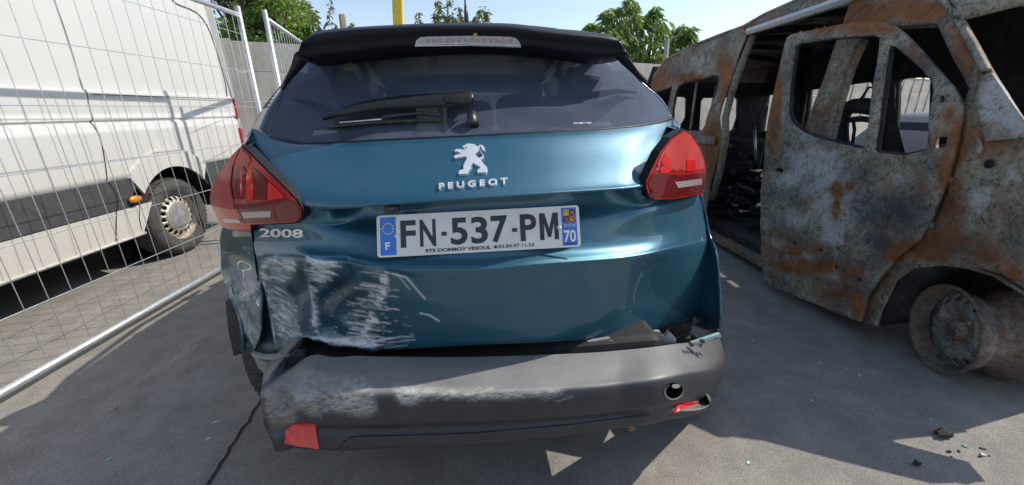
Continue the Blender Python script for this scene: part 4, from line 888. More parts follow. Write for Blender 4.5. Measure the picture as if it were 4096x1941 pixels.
# scratches
SCR, LIN, DRK = [Wear(840, 880, 2900, 1820, 3) for _ in range(3)]
rs = np.random.default_rng(5)
SCR.fill([(1048, 1040), (1125, 1030), (1180, 1045), (1170, 1090), (1150, 1130), (1098, 1130), (1075, 1090)], 0.38)
SCR.fill([(1055, 1090), (1095, 1105), (1110, 1150), (1165, 1180), (1185, 1260), (1215, 1355), (1190, 1385), (1120, 1400), (1105, 1320), (1085, 1240), (1060, 1160)], 0.31)
SCR.fill([(1238, 1035), (1330, 1045), (1372, 1062), (1330, 1080), (1325, 1105), (1260, 1135), (1245, 1100)], 0.36)
SCR.fill([(1245, 1140), (1262, 1160), (1275, 1230), (1280, 1320), (1262, 1345), (1248, 1280), (1252, 1200)], 0.28)
SCR.fill([(1215, 1345), (1300, 1350), (1420, 1368), (1520, 1376), (1518, 1388), (1400, 1384), (1280, 1368)], 0.36)
SCR.fill([(1010, 1385), (1060, 1370), (1130, 1380), (1200, 1372), (1190, 1390), (1120, 1402), (1020, 1402)], 0.34)
SCR.fill([(1530, 1085), (1555, 1090), (1545, 1140), (1532, 1200), (1505, 1230), (1525, 1160)], 0.26)
SCR.fill([(1420, 1088), (1530, 1078), (1528, 1092), (1430, 1096)], 0.26)
SCR.fill([(1490, 1240), (1512, 1275), (1480, 1310), (1452, 1380), (1442, 1360), (1465, 1300)], 0.28)
SCR.fill([(880, 1090), (930, 1060), (1000, 1060), (1035, 1120), (1030, 1200), (1035, 1350), (1005, 1390), (985, 1350), (930, 1240), (900, 1170)], 0.21)
SCR.blob(975, 1085, 40, 35, .5)
def comb(poly, n, ang, l0, l1, wd=2.7, v0=.65, v1=1., jit=.12):
    poly = np.array(poly, float); mn, mx = poly.min(0), poly.max(0); k = 0
    while k < n:
        p = mn + (mx-mn)*rs.random(2)
        if not inpoly(p[None], poly)[0]: k += .02; continue
        a_ = ang + jit*rs.standard_normal(); l_ = rs.uniform(l0, l1); LIN.line(p[0]-l_*.5*math.cos(a_), p[1]-l_*.5*math.sin(a_), p[0]+l_*.5*math.cos(a_), p[1]+l_*.5*math.sin(a_), wd, rs.uniform(v0, v1)); k += 1
comb([(1048, 1040), (1125, 1030), (1180, 1045), (1170, 1090), (1150, 1130), (1098, 1130), (1075, 1090)], 42, .25, 12, 50)
comb([(1055, 1090), (1095, 1105), (1110, 1150), (1165, 1180), (1185, 1260), (1215, 1355), (1190, 1385), (1120, 1400), (1105, 1320), (1085, 1240), (1060, 1160)], 85, .55, 12, 45)
comb([(1238, 1035), (1330, 1045), (1372, 1062), (1330, 1080), (1325, 1105), (1260, 1135), (1245, 1100)], 60, .18, 15, 60)
comb([(1245, 1140), (1262, 1160), (1275, 1230), (1280, 1320), (1262, 1345), (1248, 1280), (1252, 1200)], 40, .3, 8, 25)
comb([(1215, 1345), (1300, 1350), (1420, 1368), (1520, 1376), (1518, 1388), (1400, 1384), (1280, 1368)], 60, .1, 20, 60)
comb([(900, 1110), (1030, 1110), (1035, 1350), (1005, 1390), (985, 1350), (930, 1240)], 60, 1.0, 15, 45, 2.4, .3, .8)
comb([(1530, 1085), (1555, 1090), (1545, 1140), (1532, 1200), (1505, 1230), (1525, 1160)], 40, .3, 10, 30)
comb([(1490, 1240), (1512, 1275), (1480, 1310), (1452, 1380), (1442, 1360), (1465, 1300)], 40, .2, 10, 30)
for _ in range(60):   # left corner streaks
    x = rs.uniform(895, 1030); y = rs.uniform(1090, 1370); l_ = rs.uniform(20, 60); LIN.line(x, y, x + l_*.45, y + l_, 2.6, rs.uniform(.3, .8))
for _ in range(46):    # combed strokes right of the folds
    y = rs.uniform(1085, 1380); x = rs.uniform(1400, 1500) - (y-1085)*.12; l_ = rs.uniform(30, 120); LIN.line(x, y, x + l_, y + l_*.14, 2.3, rs.uniform(.35, .9))
for _ in range(26):
    y = rs.uniform(1345, 1390); x = rs.uniform(1330, 1560); l_ = rs.uniform(60, 150); LIN.line(x, y + 6, x + l_, y - l_*.06, 2.4, rs.uniform(.4, .95))
LIN.poly([(1570, 1095), (1625, 1110), (1660, 1150), (1700, 1196)], 3.2, .85); LIN.poly([(1600, 1110), (1640, 1160)], 2.5, .6); LIN.poly([(1680, 1253), (1720, 1262), (1755, 1284)], 3, .9); LIN.poly([(1545, 1232), (1598, 1240)], 2.6, .8)
LIN.poly([(1095, 672), (1150, 657)], 2.2, .5); LIN.poly([(1055, 1130), (1080, 1250), (1100, 1370)], 3, .9); LIN.poly([(1238, 1140), (1255, 1250), (1275, 1345)], 3, .7)
for _ in range(40): x = rs.uniform(1290, 1650); y = rs.uniform(1150, 1370); LIN.line(x, y, x+rs.uniform(4, 14), y+rs.uniform(-2, 4), 2.2, rs.uniform(.3, .7))
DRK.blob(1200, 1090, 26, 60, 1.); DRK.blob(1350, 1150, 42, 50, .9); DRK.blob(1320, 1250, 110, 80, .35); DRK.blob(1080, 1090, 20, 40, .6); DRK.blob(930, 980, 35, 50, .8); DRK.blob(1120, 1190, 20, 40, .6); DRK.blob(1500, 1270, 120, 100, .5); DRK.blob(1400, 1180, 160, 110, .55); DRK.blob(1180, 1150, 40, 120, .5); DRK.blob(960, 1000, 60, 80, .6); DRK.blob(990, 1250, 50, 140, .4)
# bumper scuffs share the maps
SCR.fill([(1060, 1490), (1180, 1470), (1290, 1490), (1460, 1510), (1500, 1560), (1500, 1650), (1440, 1670), (1380, 1640), (1200, 1600), (1180, 1690), (1090, 1720), (1060, 1640)], .55)
SCR.fill([(1570, 1540), (1640, 1545), (1800, 1560), (2000, 1575), (2160, 1560), (2250, 1555), (2230, 1575), (2000, 1595), (1900, 1590), (1720, 1580), (1650, 1620), (1600, 1615)], .95)
SCR.fill([(1180, 1580), (1230, 1570), (1330, 1580), (1500, 1600), (1510, 1640), (1470, 1665), (1400, 1655), (1320, 1640), (1250, 1660), (1200, 1640)], .75)
SCR.fill([(1060, 1500), (1120, 1490), (1110, 1560), (1080, 1620), (1062, 1600)], .8)
for _ in range(60):
    x = rs.uniform(1580, 2230); y = 1545 + rs.uniform(0, 35) + (x-1580)*.01; l_ = rs.uniform(20, 70); LIN.line(x, y + l_*.35, x + l_, y, 2.5, rs.uniform(.3, .8))
for _ in range(30):
    x = rs.uniform(1190, 1480); y = rs.uniform(1560, 1660); LIN.line(x, y, x + rs.uniform(-8, 20), y + rs.uniform(5, 25), 2.6, rs.uniform(.3, .8))
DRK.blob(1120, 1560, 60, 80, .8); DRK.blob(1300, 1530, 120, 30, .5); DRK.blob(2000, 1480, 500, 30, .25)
SCR.blur(3)
def wearattrs(V): q = projN(V); return {'scr': SCR.at(q), 'line': LIN.at(q), 'dark': DRK.at(q)}
nr1, nc1 = G1.shape[:2]; nr2 = G2.shape[0]
TV = np.vstack([V1, V2_]); TF = gridfaces(nr1, nc1) + [tuple(i+len(V1) for i in f) for f in gridfaces(nr2, nc1)]
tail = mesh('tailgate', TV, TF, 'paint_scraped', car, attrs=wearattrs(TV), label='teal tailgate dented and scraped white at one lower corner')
TS = Surf(TV, TF)
# ---- rear window
gl_rows = [(1.128, [(1082, 545), (1200, 570), (1242, 572), (1390, 566), (1537, 558), (1900, 541), (2191, 526), (2480, 508), (2609, 492), (2686, 470)]),
 (1.225, [(1112, 440), (1215, 452), (1275, 452), (1400, 448), (1540, 442), (1900, 428), (2180, 420), (2450, 412), (2560, 405), (2636, 395)]),
 (1.325, [(1160, 320), (1235, 325), (1300, 325), (1420, 318), (1550, 312), (1900, 300), (2165, 298), (2400, 302), (2490, 308), (2545, 312)]),
 (1.425, [(1200, 225), (1265, 222), (1330, 215), (1440, 205), (1560, 196), (1900, 185), (2150, 190), (2350, 200), (2430, 210), (2490, 225)])]
GG = loft(rows_px(gl_rows), [8]*9, 10); nrg, ncg = GG.shape[:2]; GV = GG.reshape(-1, 3); GFc = gridfaces(nrg, ncg)
rw_ = mesh('rear_window', GV, GFc, 'rear_glass', car, label='dusty tinted rear window'); GS = Surf(GV, GFc)
# black ceramic border of the window and seal
q = [GG[0, j] + (0, -.002, -.004) for j in range(0, ncg, 3)]; mesh('window_seal', *tube(q, .006, 6), 'spoiler_black', rw_)
# side trims of the glass
def strip(name, left, right, y0s, mat, g=g_car, n=6, label=None):
    A = cr([P(*p, y, g) for p, y in zip(left, y0s)], n); B = cr([P(*p, y, g) for p, y in zip(right, y0s)], n); G = np.stack([A, (A+B)/2 + (0, -.004, 0), B], 1); return mesh(name, G.reshape(-1, 3), gridfaces(len(G), 3), mat, car, thick=.004, label=label)
strip('pillar_trim', [(1009, 514), (1062, 420), (1119, 349), (1150, 290)], [(1081, 545), (1112, 440), (1160, 320), (1190, 260)], [1.128, 1.225, 1.32, 1.38], 'gloss_black')
strip('pillar_trim', [(2686, 470), (2638, 393), (2556, 318), (2500, 240)], [(2692, 474), (2652, 400), (2584, 340), (2520, 240)], [1.128, 1.225, 1.32, 1.40], 'gloss_black')
# ---- spoiler
SPR = [(1.335, [(1262, 128), (1300, 120), (1380, 112), (1513, 103), (1734, 93), (1900, 92), (2050, 95), (2191, 112), (2330, 124), (2425, 138)]),
 (1.245, [(1215, 160), (1265, 134), (1380, 118), (1513, 109), (1734, 99), (1900, 98), (2050, 102), (2191, 119), (2412, 140), (2466, 153)]),
 (1.225, [(1205, 172), (1255, 150), (1375, 132), (1513, 122), (1734, 112), (1900, 111), (2050, 115), (2191, 131), (2400, 152), (2474, 164)]),
 (1.235, [(1196, 200), (1240, 190), (1365, 175), (1513, 160), (1734, 145), (1900, 143), (2050, 147), (2191, 165), (2400, 188), (2492, 195)]),
 (1.255, [(1190, 222), (1237, 240), (1360, 226), (1513, 208), (1734, 192), (1900, 187), (2050, 190), (2191, 205), (2400, 232), (2506, 222)])]
sp_rows = rows_px(SPR, g_spoil); sp_rows.append([p + (0, .10, -.008) for p in sp_rows[-1]])
GSp = loft(sp_rows, [8]*9, 5); SV = GSp.reshape(-1, 3); SF = gridfaces(*GSp.shape[:2])
spo = mesh('roof_spoiler', SV, SF, 'spoiler_black', car, label='black roof spoiler with the high brake light'); SS = Surf(SV, SF)
# fins down the glass edge
for l_, r_ in (([(1190, 205), (1170, 255), (1119, 349)], [(1245, 238), (1205, 275), (1123, 347)]), ([(2504, 205), (2530, 255), (2584, 340)], [(2455, 225), (2495, 265), (2578, 337)])):
    A = cr([P(*p, y, g_spoil) for p, y in zip(l_, (1.25, 1.275, 1.335))], 5); B = cr([P(*p, y, g_spoil) for p, y in zip(r_, (1.255, 1.285, 1.34))], 5); mesh('spoiler_fin', np.stack([A, B], 1).reshape(-1, 3), gridfaces(len(A), 2), 'spoiler_black', spo, thick=.015)
lens = [(1660, 178), (1667, 160), (1682, 149), (1720, 146), (1880, 143), (2040, 147), (2062, 152), (2076, 166), (2083, 183), (1880, 176)]
bl = patch('brake_light', lens, SS, .003, 'clear_lens', car, 12)
patch('lens_lip', [(1660, 180), (1880, 177), (2083, 184), (2082, 178), (1880, 171), (1663, 174)], SS, .007, 'chrome', bl)
for k in range(14): x = 1705 + k*25; patch('reflector_cell', [(x, 154 - 2*math.sin(math.pi*k/13)), (x+16, 154 - 2*math.sin(math.pi*k/13)), (x+16, 168 - 2*math.sin(math.pi*k/13)), (x, 168 - 2*math.sin(math.pi*k/13))], SS, .0045, 'reverse_lens', bl)
patch('washer_nozzle', ellipse(1901, 138, 8, 6, 10), SS, .006, 'crest_gold', spo)
# ---- roof, antenna, rest of the shell
rr_ = []
for z_, y_, hw in ((1.402, 1.33, .44), (1.425, 1.7, .53), (1.44, 2.4, .56), (1.40, 3.1, .55), (1.30, 3.45, .54)):
    rr_.append([np.array([hw*u, y_, z_ + .03*(1-u*u) - .04*abs(u)**6]) for u in np.linspace(-1, 1, 9)])
GR = loft(rr_, 2, 5); mesh('roof', GR.reshape(-1, 3), gridfaces(*GR.shape[:2]), 'paint', car, thick=.01, flip=True)
ab = ony(1869, 96, 1.62); mesh('antenna_base', *tube([ab + (0, 0, -.10), ab + (-.002, 0, .03), ab + (-.003, .0, .06)], [.011, .008, .004], 8), 'black_plastic', car)
mesh('antenna', *tube([ab + (-.003, 0, .05), ab + (-.012, .02, .32)], .0032, 6), 'black_plastic', car)
def side_x(y, z, s): return s*(.862 - .10*((z-.62)/.55)**2*(z > .62) - .03*((.62-z)/.4)**2*(z < .62) - .09*max(0, 1.75-y)**1.6 - .10*max(0, (y-4.2)/.9)**2)
RW, FW = 1.665, 4.24
for s in (-1, 1):
    out = [(1.36, .62), (1.38, .88), (1.62, .98), (1.85, 1.10), (2.6, 1.09), (3.6, 1.03), (4.2, .98), (4.9, .82), (5.0, .6), (4.95, .3), (FW+.38, .22)] + arc(FW, .32, .37, 0, 180, 12) + [(FW-.38, .22), (RW+.40, .22)] + arc(RW, .32, .37, 0, 165, 12) + [(1.36, .45)]
    V2, F_ = cdt(out, (), .07); V = np.array([(side_x(y, z, s), y, z) for y, z in V2]); n = np.cross(V[F_[0][1]]-V[F_[0][0]], V[F_[0][2]]-V[F_[0][0]])
    mesh('body_side', V, F_, 'paint', car, thick=.01, flip=(n[0]*s < 0))
    wn = [(1.78, 1.11), (2.0, 1.13), (2.6, 1.10), (3.75, 1.03), (3.15, 1.36), (2.4, 1.40), (1.95, 1.385), (1.80, 1.34)]
    V2, F_ = cdt(wn, (), .2); V = np.array([(s*(.755 - (z-1.1)*.72), y, z) for y, z in V2]); n = np.cross(V[F_[0][1]]-V[F_[0][0]], V[F_[0][2]]-V[F_[0][0]])
    mesh('side_window', V, F_, 'side_glass', car, flip=(n[0]*s < 0))
    for y_, d_ in ((1.92, .06), (2.6, .03)): mesh('window_pillar', *tube([(s*.765, y_, 1.10), (s*.60, y_-.08, 1.32), (s*.545, y_-.1, 1.40)], d_, 6), 'gloss_black', car)
    mesh('roof_rail', *tube([(s*.53, 1.95, 1.41), (s*.55, 2.1, 1.435), (s*.575, 2.6, 1.45), (s*.56, 3.1, 1.41)], .014, 7), 'galvanised', car)
    mesh('windscreen_pillar', *tube([(s*.545, 3.15, 1.37), (s*.63, 3.7, 1.13), (s*.68, 3.95, 1.0)], .035, 7), 'paint', car)
    V, F_ = box((s*.86, 3.55, 1.06), (.16, .09, .12)); mesh('door_mirror', V, F_, 'paint', car, bevel=.03)
    for wy in (RW, FW):
        c_ = np.array([s*.872, wy, .315]); ax_ = (s, 0, 0)
        ty = mesh('tyre', *lathe([(.20, -.005), (.22, .006), (.27, .012), (.30, .002), (.313, -.02), (.315, -.05), (.315, -.16), (.305, -.19), (.21, -.2)], c_, ax_, 48), 'tyre', car)
        blk = []
        for k in range(56):
            a_ = 2*math.pi*k/56
            for dx in (-.035, -.10, -.16):
                b1, b2 = box((0, 0, 0), (.045, .02, .008)); rot = np.array([[1, 0, 0], [0, -math.sin(a_), math.cos(a_)], [0, math.cos(a_), math.sin(a_)]]); blk.append((b1 @ rot + c_ + (s*dx, .315*math.cos(a_), .315*math.sin(a_)), b2))
        mesh('tread', *join(*blk), 'tyre', ty, smooth=False)
        mesh('rim', *lathe([(.205, -.005), (.19, -.03), (.17, -.04), (.05, -.02), (.001, -.015)], c_, ax_, 40), 'hub_grey', car)
        mesh('wheel_back', *lathe([(.001, -.19), (.21, -.19)], c_, ax_, 20), 'black', car)
wr = [[np.array([u*hw, y_ + .05*u*u*-1, z_]) for u in np.linspace(-1, 1, 7)] for z_, y_, hw in ((1.31, 3.42, .54), (1.15, 3.80, .61), (1.0, 4.12, .67))]
G = loft(wr, 2, 4); mesh('windscreen', G.reshape(-1, 3), gridfaces(*G.shape[:2]), 'front_glass', car, flip=True)
wr = [[np.array([u*hw, y_ - .06*u*u, z_ - .03*u*u]) for u in np.linspace(-1, 1, 7)] for z_, y_, hw in ((1.0, 4.12, .70), (.97, 4.5, .72), (.86, 4.9, .70), (.75, 5.02, .68), (.3, 5.02, .70))]
G = loft(wr, 2, 4); mesh('bonnet', G.reshape(-1, 3), gridfaces(*G.shape[:2]), 'paint', car, thick=.01, flip=True)
V, F_ = box((0, 3.2, .30), (1.4, 3.4, .10)); mesh('underbody', V, F_, 'black', car, smooth=False)
V, F_ = box((0, 1.28, .42), (1.15, .5, .18)); mesh('boot_sun_block', V, F_, 'black', car, smooth=False, bevel=.03)  # unseen boot floor box, added to shade the ground below the bumper
# dark inner structure behind tailgate and bumper
V, F_ = box((0, 1.30, .66), (1.0, .10, .55)); mesh('rear_bulkhead', V, F_, 'black', car, smooth=False)
V, F_ = box((0, 1.60, .86), (1.3, .52, .03)); mesh('parcel_shelf', V, F_, 'seat', car, smooth=False)
V, F_ = box((0, 3.9, .94), (1.28, .5, .06)); mesh('dashboard', V, F_, 'seat', car, smooth=False, bevel=.02)
for nm, px, py, y_, sc in (('rear_headrest', 2086, 452, 2.05, 1.), ('rear_headrest', 1880, 470, 2.05, .9), ('rear_headrest', 1560, 468, 2.05, 1.), ('front_headrest', 2230, 440, 2.95, 1.1), ('front_headrest', 1500, 448, 2.95, 1.1)):
    c_ = ony(px, py, y_); V, F_ = box(c_, (.25*sc, .10, .17*sc)); mesh(nm, V, F_, 'seat', car, bevel=.05)
    V, F_ = box(c_ + (0, .05, -.34), (.48, .14, .50)); mesh('seat_back', V, F_, 'seat', car, bevel=.05)
# ---- left quarter (crushed) and right quarter
def quarter(name, rows, s, y0, dent):
    R_ = []
    for seam, mid, sil in rows:
        a_, m_, e_ = P(*seam, y0), P(*mid, y0), P(*sil, y0); z = e_[2]
        R_.append([a_ + (0, .012, 0), a_, m_, e_, np.array([e_[0] + s*.012, e_[1]+.09, z]), np.array([side_x(1.6, z, s), 1.6, z])])
    G = loft(R_, [2, 12, 12, 6, 4], 10); V = G.reshape(-1, 3)
    if dent: V[:, 1] += dents(V)
    return mesh(name, V, gridfaces(*G.shape[:2]), 'paint_scraped', car, attrs=wearattrs(V), label='crushed scraped rear quarter below the tail lamp' if dent else None, thick=.003)
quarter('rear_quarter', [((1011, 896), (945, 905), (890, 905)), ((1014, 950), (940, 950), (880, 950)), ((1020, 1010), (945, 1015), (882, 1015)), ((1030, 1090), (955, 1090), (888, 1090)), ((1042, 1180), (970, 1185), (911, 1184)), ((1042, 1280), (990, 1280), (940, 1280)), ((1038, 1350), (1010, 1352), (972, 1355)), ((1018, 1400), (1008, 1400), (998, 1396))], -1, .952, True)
quarter('rear_quarter', [((2803, 781), (2804, 779), (2805, 777)), ((2817, 865), (2820, 865), (2823, 865)), ((2832, 940), (2834, 938), (2836, 935)), ((2836, 985), (2848, 985), (2858, 983)), ((2835, 1060), (2855, 1060), (2872, 1058)), ((2826, 1160), (2856, 1162), (2880, 1160)), ((2805, 1255), (2850, 1262), (2884, 1250)), ((2770, 1300), (2830, 1320), (2880, 1312))], 1, .955, False)
# body shoulders ahead of the lamps and the sloping rear pillars
def shoulder(name, pts, s, y0, mat, hw):
    R_ = []
    for p in pts:
        e_ = P(*p, y0[0] if len(y0) == 1 else y0[pts.index(p)]); z = e_[2]; f_ = np.array([s*hw(z), 1.87, z]); m_ = (e_+f_)/2; m_[0] = e_[0]*.45 + f_[0]*.55 + s*.012
        R_.append([e_ + (0, .004, 0), m_, f_])
    G = loft(R_, 5, 5); return mesh(name, G.reshape(-1, 3), gridfaces(*G.shape[:2]), mat, car, thick=.004)
bw = lambda z: abs(side_x(1.87, z, 1)); tw = lambda z: .745 - (z-1.1)*.72
shoulder('upper_quarter', [(974, 588), (937, 625), (898, 679), (866, 738), (852, 795), (858, 828), (876, 863), (898, 902)], -1, [.936], 'paint', bw)
shoulder('upper_quarter', [(2726, 522), (2756, 542), (2793, 598), (2810, 649), (2814, 692), (2811, 751), (2801, 778)], 1, [.940], 'paint', bw)
shoulder('rear_pillar', [(976, 586), (1011, 514), (1064, 420), (1121, 349), (1160, 280)], -1, [1.02, 1.128, 1.225, 1.32, 1.39], 'gloss_black', tw)
shoulder('rear_pillar', [(2724, 520), (2690, 474), (2650, 400), (2582, 340), (2535, 270)], 1, [1.02, 1.128, 1.225, 1.32, 1.39], 'gloss_black', tw)
for pts in ([(2803, 783), (2817, 865), (2831, 940), (2836, 985), (2834, 1060), (2825, 1160), (2804, 1255), (2785, 1275)], [(1011, 899), (1014, 962), (1030, 1090), (1042, 1205), (1040, 1315)]):
    q = cr([TS.at(x, y, .0005) for x, y in pts], 4); mesh('tailgate_gap', *tube(q, .0026, 5), 'void', car)
# wheel-arch liner hanging loose on the left
LB = [(914, 1192), (925, 1310), (947, 1413), (968, 1404), (1000, 1404), (1000, 1368), (970, 1285), (940, 1200)]
V2, F_ = cdt(LB, (), 14); V = np.array([ony(a_, c_, 1.40) for a_, c_ in V2]); mesh('arch_liner', V, F_, 'black_plastic', car, thick=.02)
# ---- bumper
BR = [
 (.985, [(1056, 1484), (1154, 1474), (1242, 1430), (1390, 1425), (1600, 1428), (1900, 1428), (2286, 1415), (2468, 1403), (2680, 1379), (2884, 1340)]),
 (.93, [(1053, 1500), (1140, 1500), (1240, 1482), (1390, 1476), (1600, 1479), (1900, 1477), (2286, 1466), (2468, 1455), (2690, 1430), (2899, 1392)]),
 (.880, [(1051, 1530), (1138, 1538), (1240, 1535), (1390, 1540), (1600, 1545), (1900, 1545), (2270, 1528), (2460, 1513), (2705, 1478), (2906, 1440)]),
 (.858, [(1050, 1560), (1138, 1572), (1240, 1577), (1390, 1582), (1600, 1583), (1900, 1578), (2270, 1560), (2460, 1543), (2715, 1508), (2901, 1468)]),
 (.852, [(1051, 1600), (1138, 1625), (1240, 1635), (1390, 1640), (1600, 1638), (1900, 1630), (2270, 1608), (2460, 1592), (2710, 1555), (2890, 1512)]),
 (.856, [(1056, 1645), (1140, 1680), (1240, 1692), (1390, 1696), (1600, 1693), (1900, 1684), (2270, 1660), (2460, 1643), (2700, 1606), (2872, 1558)]),
 (.874, [(1066, 1690), (1142, 1706), (1240, 1712), (1390, 1715), (1600, 1711), (1900, 1701), (2270, 1676), (2460, 1657), (2690, 1622), (2856, 1585)]),
 (.868, [(1090, 1740), (1165, 1752), (1255, 1756), (1395, 1757), (1600, 1752), (1900, 1742), (2270, 1710), (2455, 1688), (2665, 1652), (2842, 1600)]),
 (.885, [(1110, 1775), (1190, 1790), (1279, 1798), (1404, 1800), (1600, 1788), (1900, 1778), (2270, 1740), (2450, 1712), (2640, 1683), (2826, 1616)])]
br = rows_px(BR, g_bump); br.append([p + (0, .10, .0) for p in br[-1]])
br = [[r[0] + (.012, .30, .0)] + r + [r[-1] + (-.012, .26, 0)] for r in br]
GB = loft(br, [5, 12, 12, 20, 28, 40, 46, 26, 28, 26, 5], [8, 8, 6, 8, 8, 6, 8, 6, 2])
BV = GB.reshape(-1, 3); q = projN(BV)
m_ = np.exp(-(np.maximum(0, q[:, 0]-1180)/180)**2)*np.clip((1700-q[:, 1])/60, 0, 1)
BV[:, 1] += m_*(.008*np.sin(q[:, 0]/27.+2*np.sin(q[:, 1]/33.)) + .006*np.sin(q[:, 1]/19.+q[:, 0]/45.))
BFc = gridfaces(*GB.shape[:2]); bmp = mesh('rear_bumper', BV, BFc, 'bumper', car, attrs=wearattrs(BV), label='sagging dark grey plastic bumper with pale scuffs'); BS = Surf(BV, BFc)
patch('reflector', [(1169, 1695), (1215, 1692), (1263, 1693), (1268, 1737), (1279, 1792), (1200, 1782), (1137, 1769), (1148, 1717)], BS, .004, 'red_reflector', bmp, 14)
patch('reflector', [(2691, 1650), (2706, 1618), (2750, 1608), (2792, 1602), (2798, 1616), (2745, 1634)], BS, .004, 'red_reflector', bmp, 12)
th = patch('tow_eye_hole', ellipse(2692, 1563, 36, 31, 28, -.35), BS, .0030, 'void', bmp)
patch('hole_rim', ellipse(2692, 1565, 37, 32, 28, -.35), BS, .0036, 'grey_plastic', bmp, holes=[ellipse(2693, 1562, 35, 30, 28, -.35)])
patch('bracket_end', ellipse(2700, 1543, 16, 8, 16, -.1), BS, .0042, 'grey_plastic', bmp)
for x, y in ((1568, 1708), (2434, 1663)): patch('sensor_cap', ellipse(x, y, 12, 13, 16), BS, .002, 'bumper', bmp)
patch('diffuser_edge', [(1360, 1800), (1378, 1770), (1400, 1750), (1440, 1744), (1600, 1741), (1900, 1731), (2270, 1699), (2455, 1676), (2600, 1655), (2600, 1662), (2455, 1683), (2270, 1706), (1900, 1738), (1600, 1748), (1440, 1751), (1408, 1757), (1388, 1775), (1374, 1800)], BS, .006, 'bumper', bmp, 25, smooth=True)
# exposed brackets between tailgate and bumper on the right
def slab(name, pts, y, mat, th_=.012, parent=car):
    V2, F_ = cdt(pts); return mesh(name, [ony(a_, c_, y + .0) for a_, c_ in V2], F_, mat, parent, smooth=False, thick=th_)
slab('bumper_bracket', [(2328, 1364), (2385, 1362), (2470, 1360), (2530, 1350), (2580, 1330), (2620, 1318), (2635, 1320), (2645, 1338), (2658, 1336), (2668, 1318), (2698, 1348), (2697, 1368), (2640, 1388), (2500, 1398), (2330, 1392)], 1.10, 'grey_plastic')
slab('bumper_beam', [(2345, 1360), (2435, 1346), (2437, 1354), (2470, 1360), (2385, 1366)], 1.06, 'grey_plastic'); slab('clip_block', [(2468, 1352), (2490, 1338), (2532, 1332), (2520, 1350), (2478, 1358)], 1.12, 'aqua_plastic')
slab('bracket_end_plate', [(2760, 1366), (2872, 1328), (2876, 1338), (2766, 1378)], 1.10, 'aqua_plastic')
for k in range(6): x = 2752 + k*22; y = 1372 - k*7.0; slab('bumper_hook', [(x, y), (x+14, y-4), (x+17, y+6), (x+3, y+8)], 1.065 + .012*k, 'grey_plastic' if k % 2 else 'black_plastic')
# crumpled metal at the left corner
slab('crumpled_edge', [(1012, 1404), (1060, 1418), (1130, 1412), (1160, 1418), (1150, 1436), (1080, 1430), (1020, 1420)], 1.06, 'grey_plastic')
slab('torn_liner', [(1024, 1420), (1080, 1446), (1150, 1440), (1146, 1470), (1060, 1482), (1040, 1462)], 1.10, 'grey_plastic')
slab('torn_liner', [(1150, 1425), (1190, 1395), (1225, 1400), (1226, 1424), (1160, 1470)], 1.05, 'black_plastic')
V, F_ = box((-.08, 1.12, .545), (.62, .06, .04)); mesh('inner_beam', V, F_, 'black_plastic', car, smooth=False, bevel=.01)
# ---- tail lamps
def surfmesh(y0, x0, y0p, x1, y1p, step=14):
    xs = np.arange(x0, x1+step, step); ys_ = np.arange(y0p, y1p+step, step); V = [P(x, y, y0) for y in ys_ for x in xs]; F_ = gridfaces(len(ys_), len(xs)); return Surf(V, F_)
LS = surfmesh(.936, 830, 560, 1240, 940); RS = surfmesh(.940, 2550, 500, 2840, 820)
Lo = [(974, 586), (992, 600), (1011, 618), (1075, 682), (1144, 750), (1193, 800), (1213, 836), (1210, 866), (1188, 886), (1075, 894), (1012, 896), (1011, 922), (960, 920), (918, 915), (896, 902), (874, 863), (856, 828), (849, 795), (852, 765), (864, 736), (898, 677), (937, 623)]
Ro = [(2728, 520), (2758, 540), (2795, 596), (2812, 647), (2817, 692), (2813, 751), (2803, 778), (2684, 795), (2612, 797), (2592, 785), (2578, 750), (2577, 726), (2596, 682), (2633, 608), (2677, 553)]
def grow(o, k): c_ = np.mean(o, 0); return [tuple(c_ + (np.array(p)-c_)*k) for p in o]
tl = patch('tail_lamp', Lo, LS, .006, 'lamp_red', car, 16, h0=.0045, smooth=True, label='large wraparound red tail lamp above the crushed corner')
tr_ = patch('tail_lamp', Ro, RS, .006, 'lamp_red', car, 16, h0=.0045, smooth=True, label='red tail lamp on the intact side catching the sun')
patch('lamp_housing', grow(Lo, 1.025), LS, .0035, 'spoiler_black', tl, 16, h0=-.02); patch('lamp_housing', grow(Ro, 1.03), RS, .0035, 'spoiler_black', tr_, 16, h0=-.02)
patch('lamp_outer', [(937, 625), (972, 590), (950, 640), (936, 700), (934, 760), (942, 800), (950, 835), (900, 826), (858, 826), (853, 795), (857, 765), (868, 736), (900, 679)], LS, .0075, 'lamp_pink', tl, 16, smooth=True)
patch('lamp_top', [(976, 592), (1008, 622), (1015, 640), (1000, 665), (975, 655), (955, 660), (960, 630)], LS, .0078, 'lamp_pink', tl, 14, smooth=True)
patch('lamp_recess', [(962, 672), (984, 664), (998, 690), (990, 790), (966, 806), (950, 770), (950, 705)], LS, .0078, 'lamp_dark', tl, 14, smooth=True); patch('lamp_recess', [(1022, 668), (1050, 690), (1080, 720), (1076, 792), (1030, 800)], LS, .0078, 'lamp_dark', tl, 14, smooth=True)
patch('lamp_claw', [(1082, 724), (1118, 752), (1150, 788), (1080, 800)], LS, .0078, 'lamp_bright', tl, 14, smooth=True); patch('lamp_claw', [(998, 690), (1018, 668), (1026, 760), (1024, 796), (992, 800)], LS, .0080, 'lamp_bright', tl, 14, smooth=True); patch('lamp_claw', [(972, 680), (980, 676), (984, 760), (974, 790)], LS, .0082, 'lamp_bright', tl, 14, smooth=True)
patch('lamp_sheen', [(944, 796), (1000, 792), (1090, 800), (1060, 806), (1000, 815), (948, 812)], LS, .0083, 'lamp_pink', tl, 14, smooth=True)
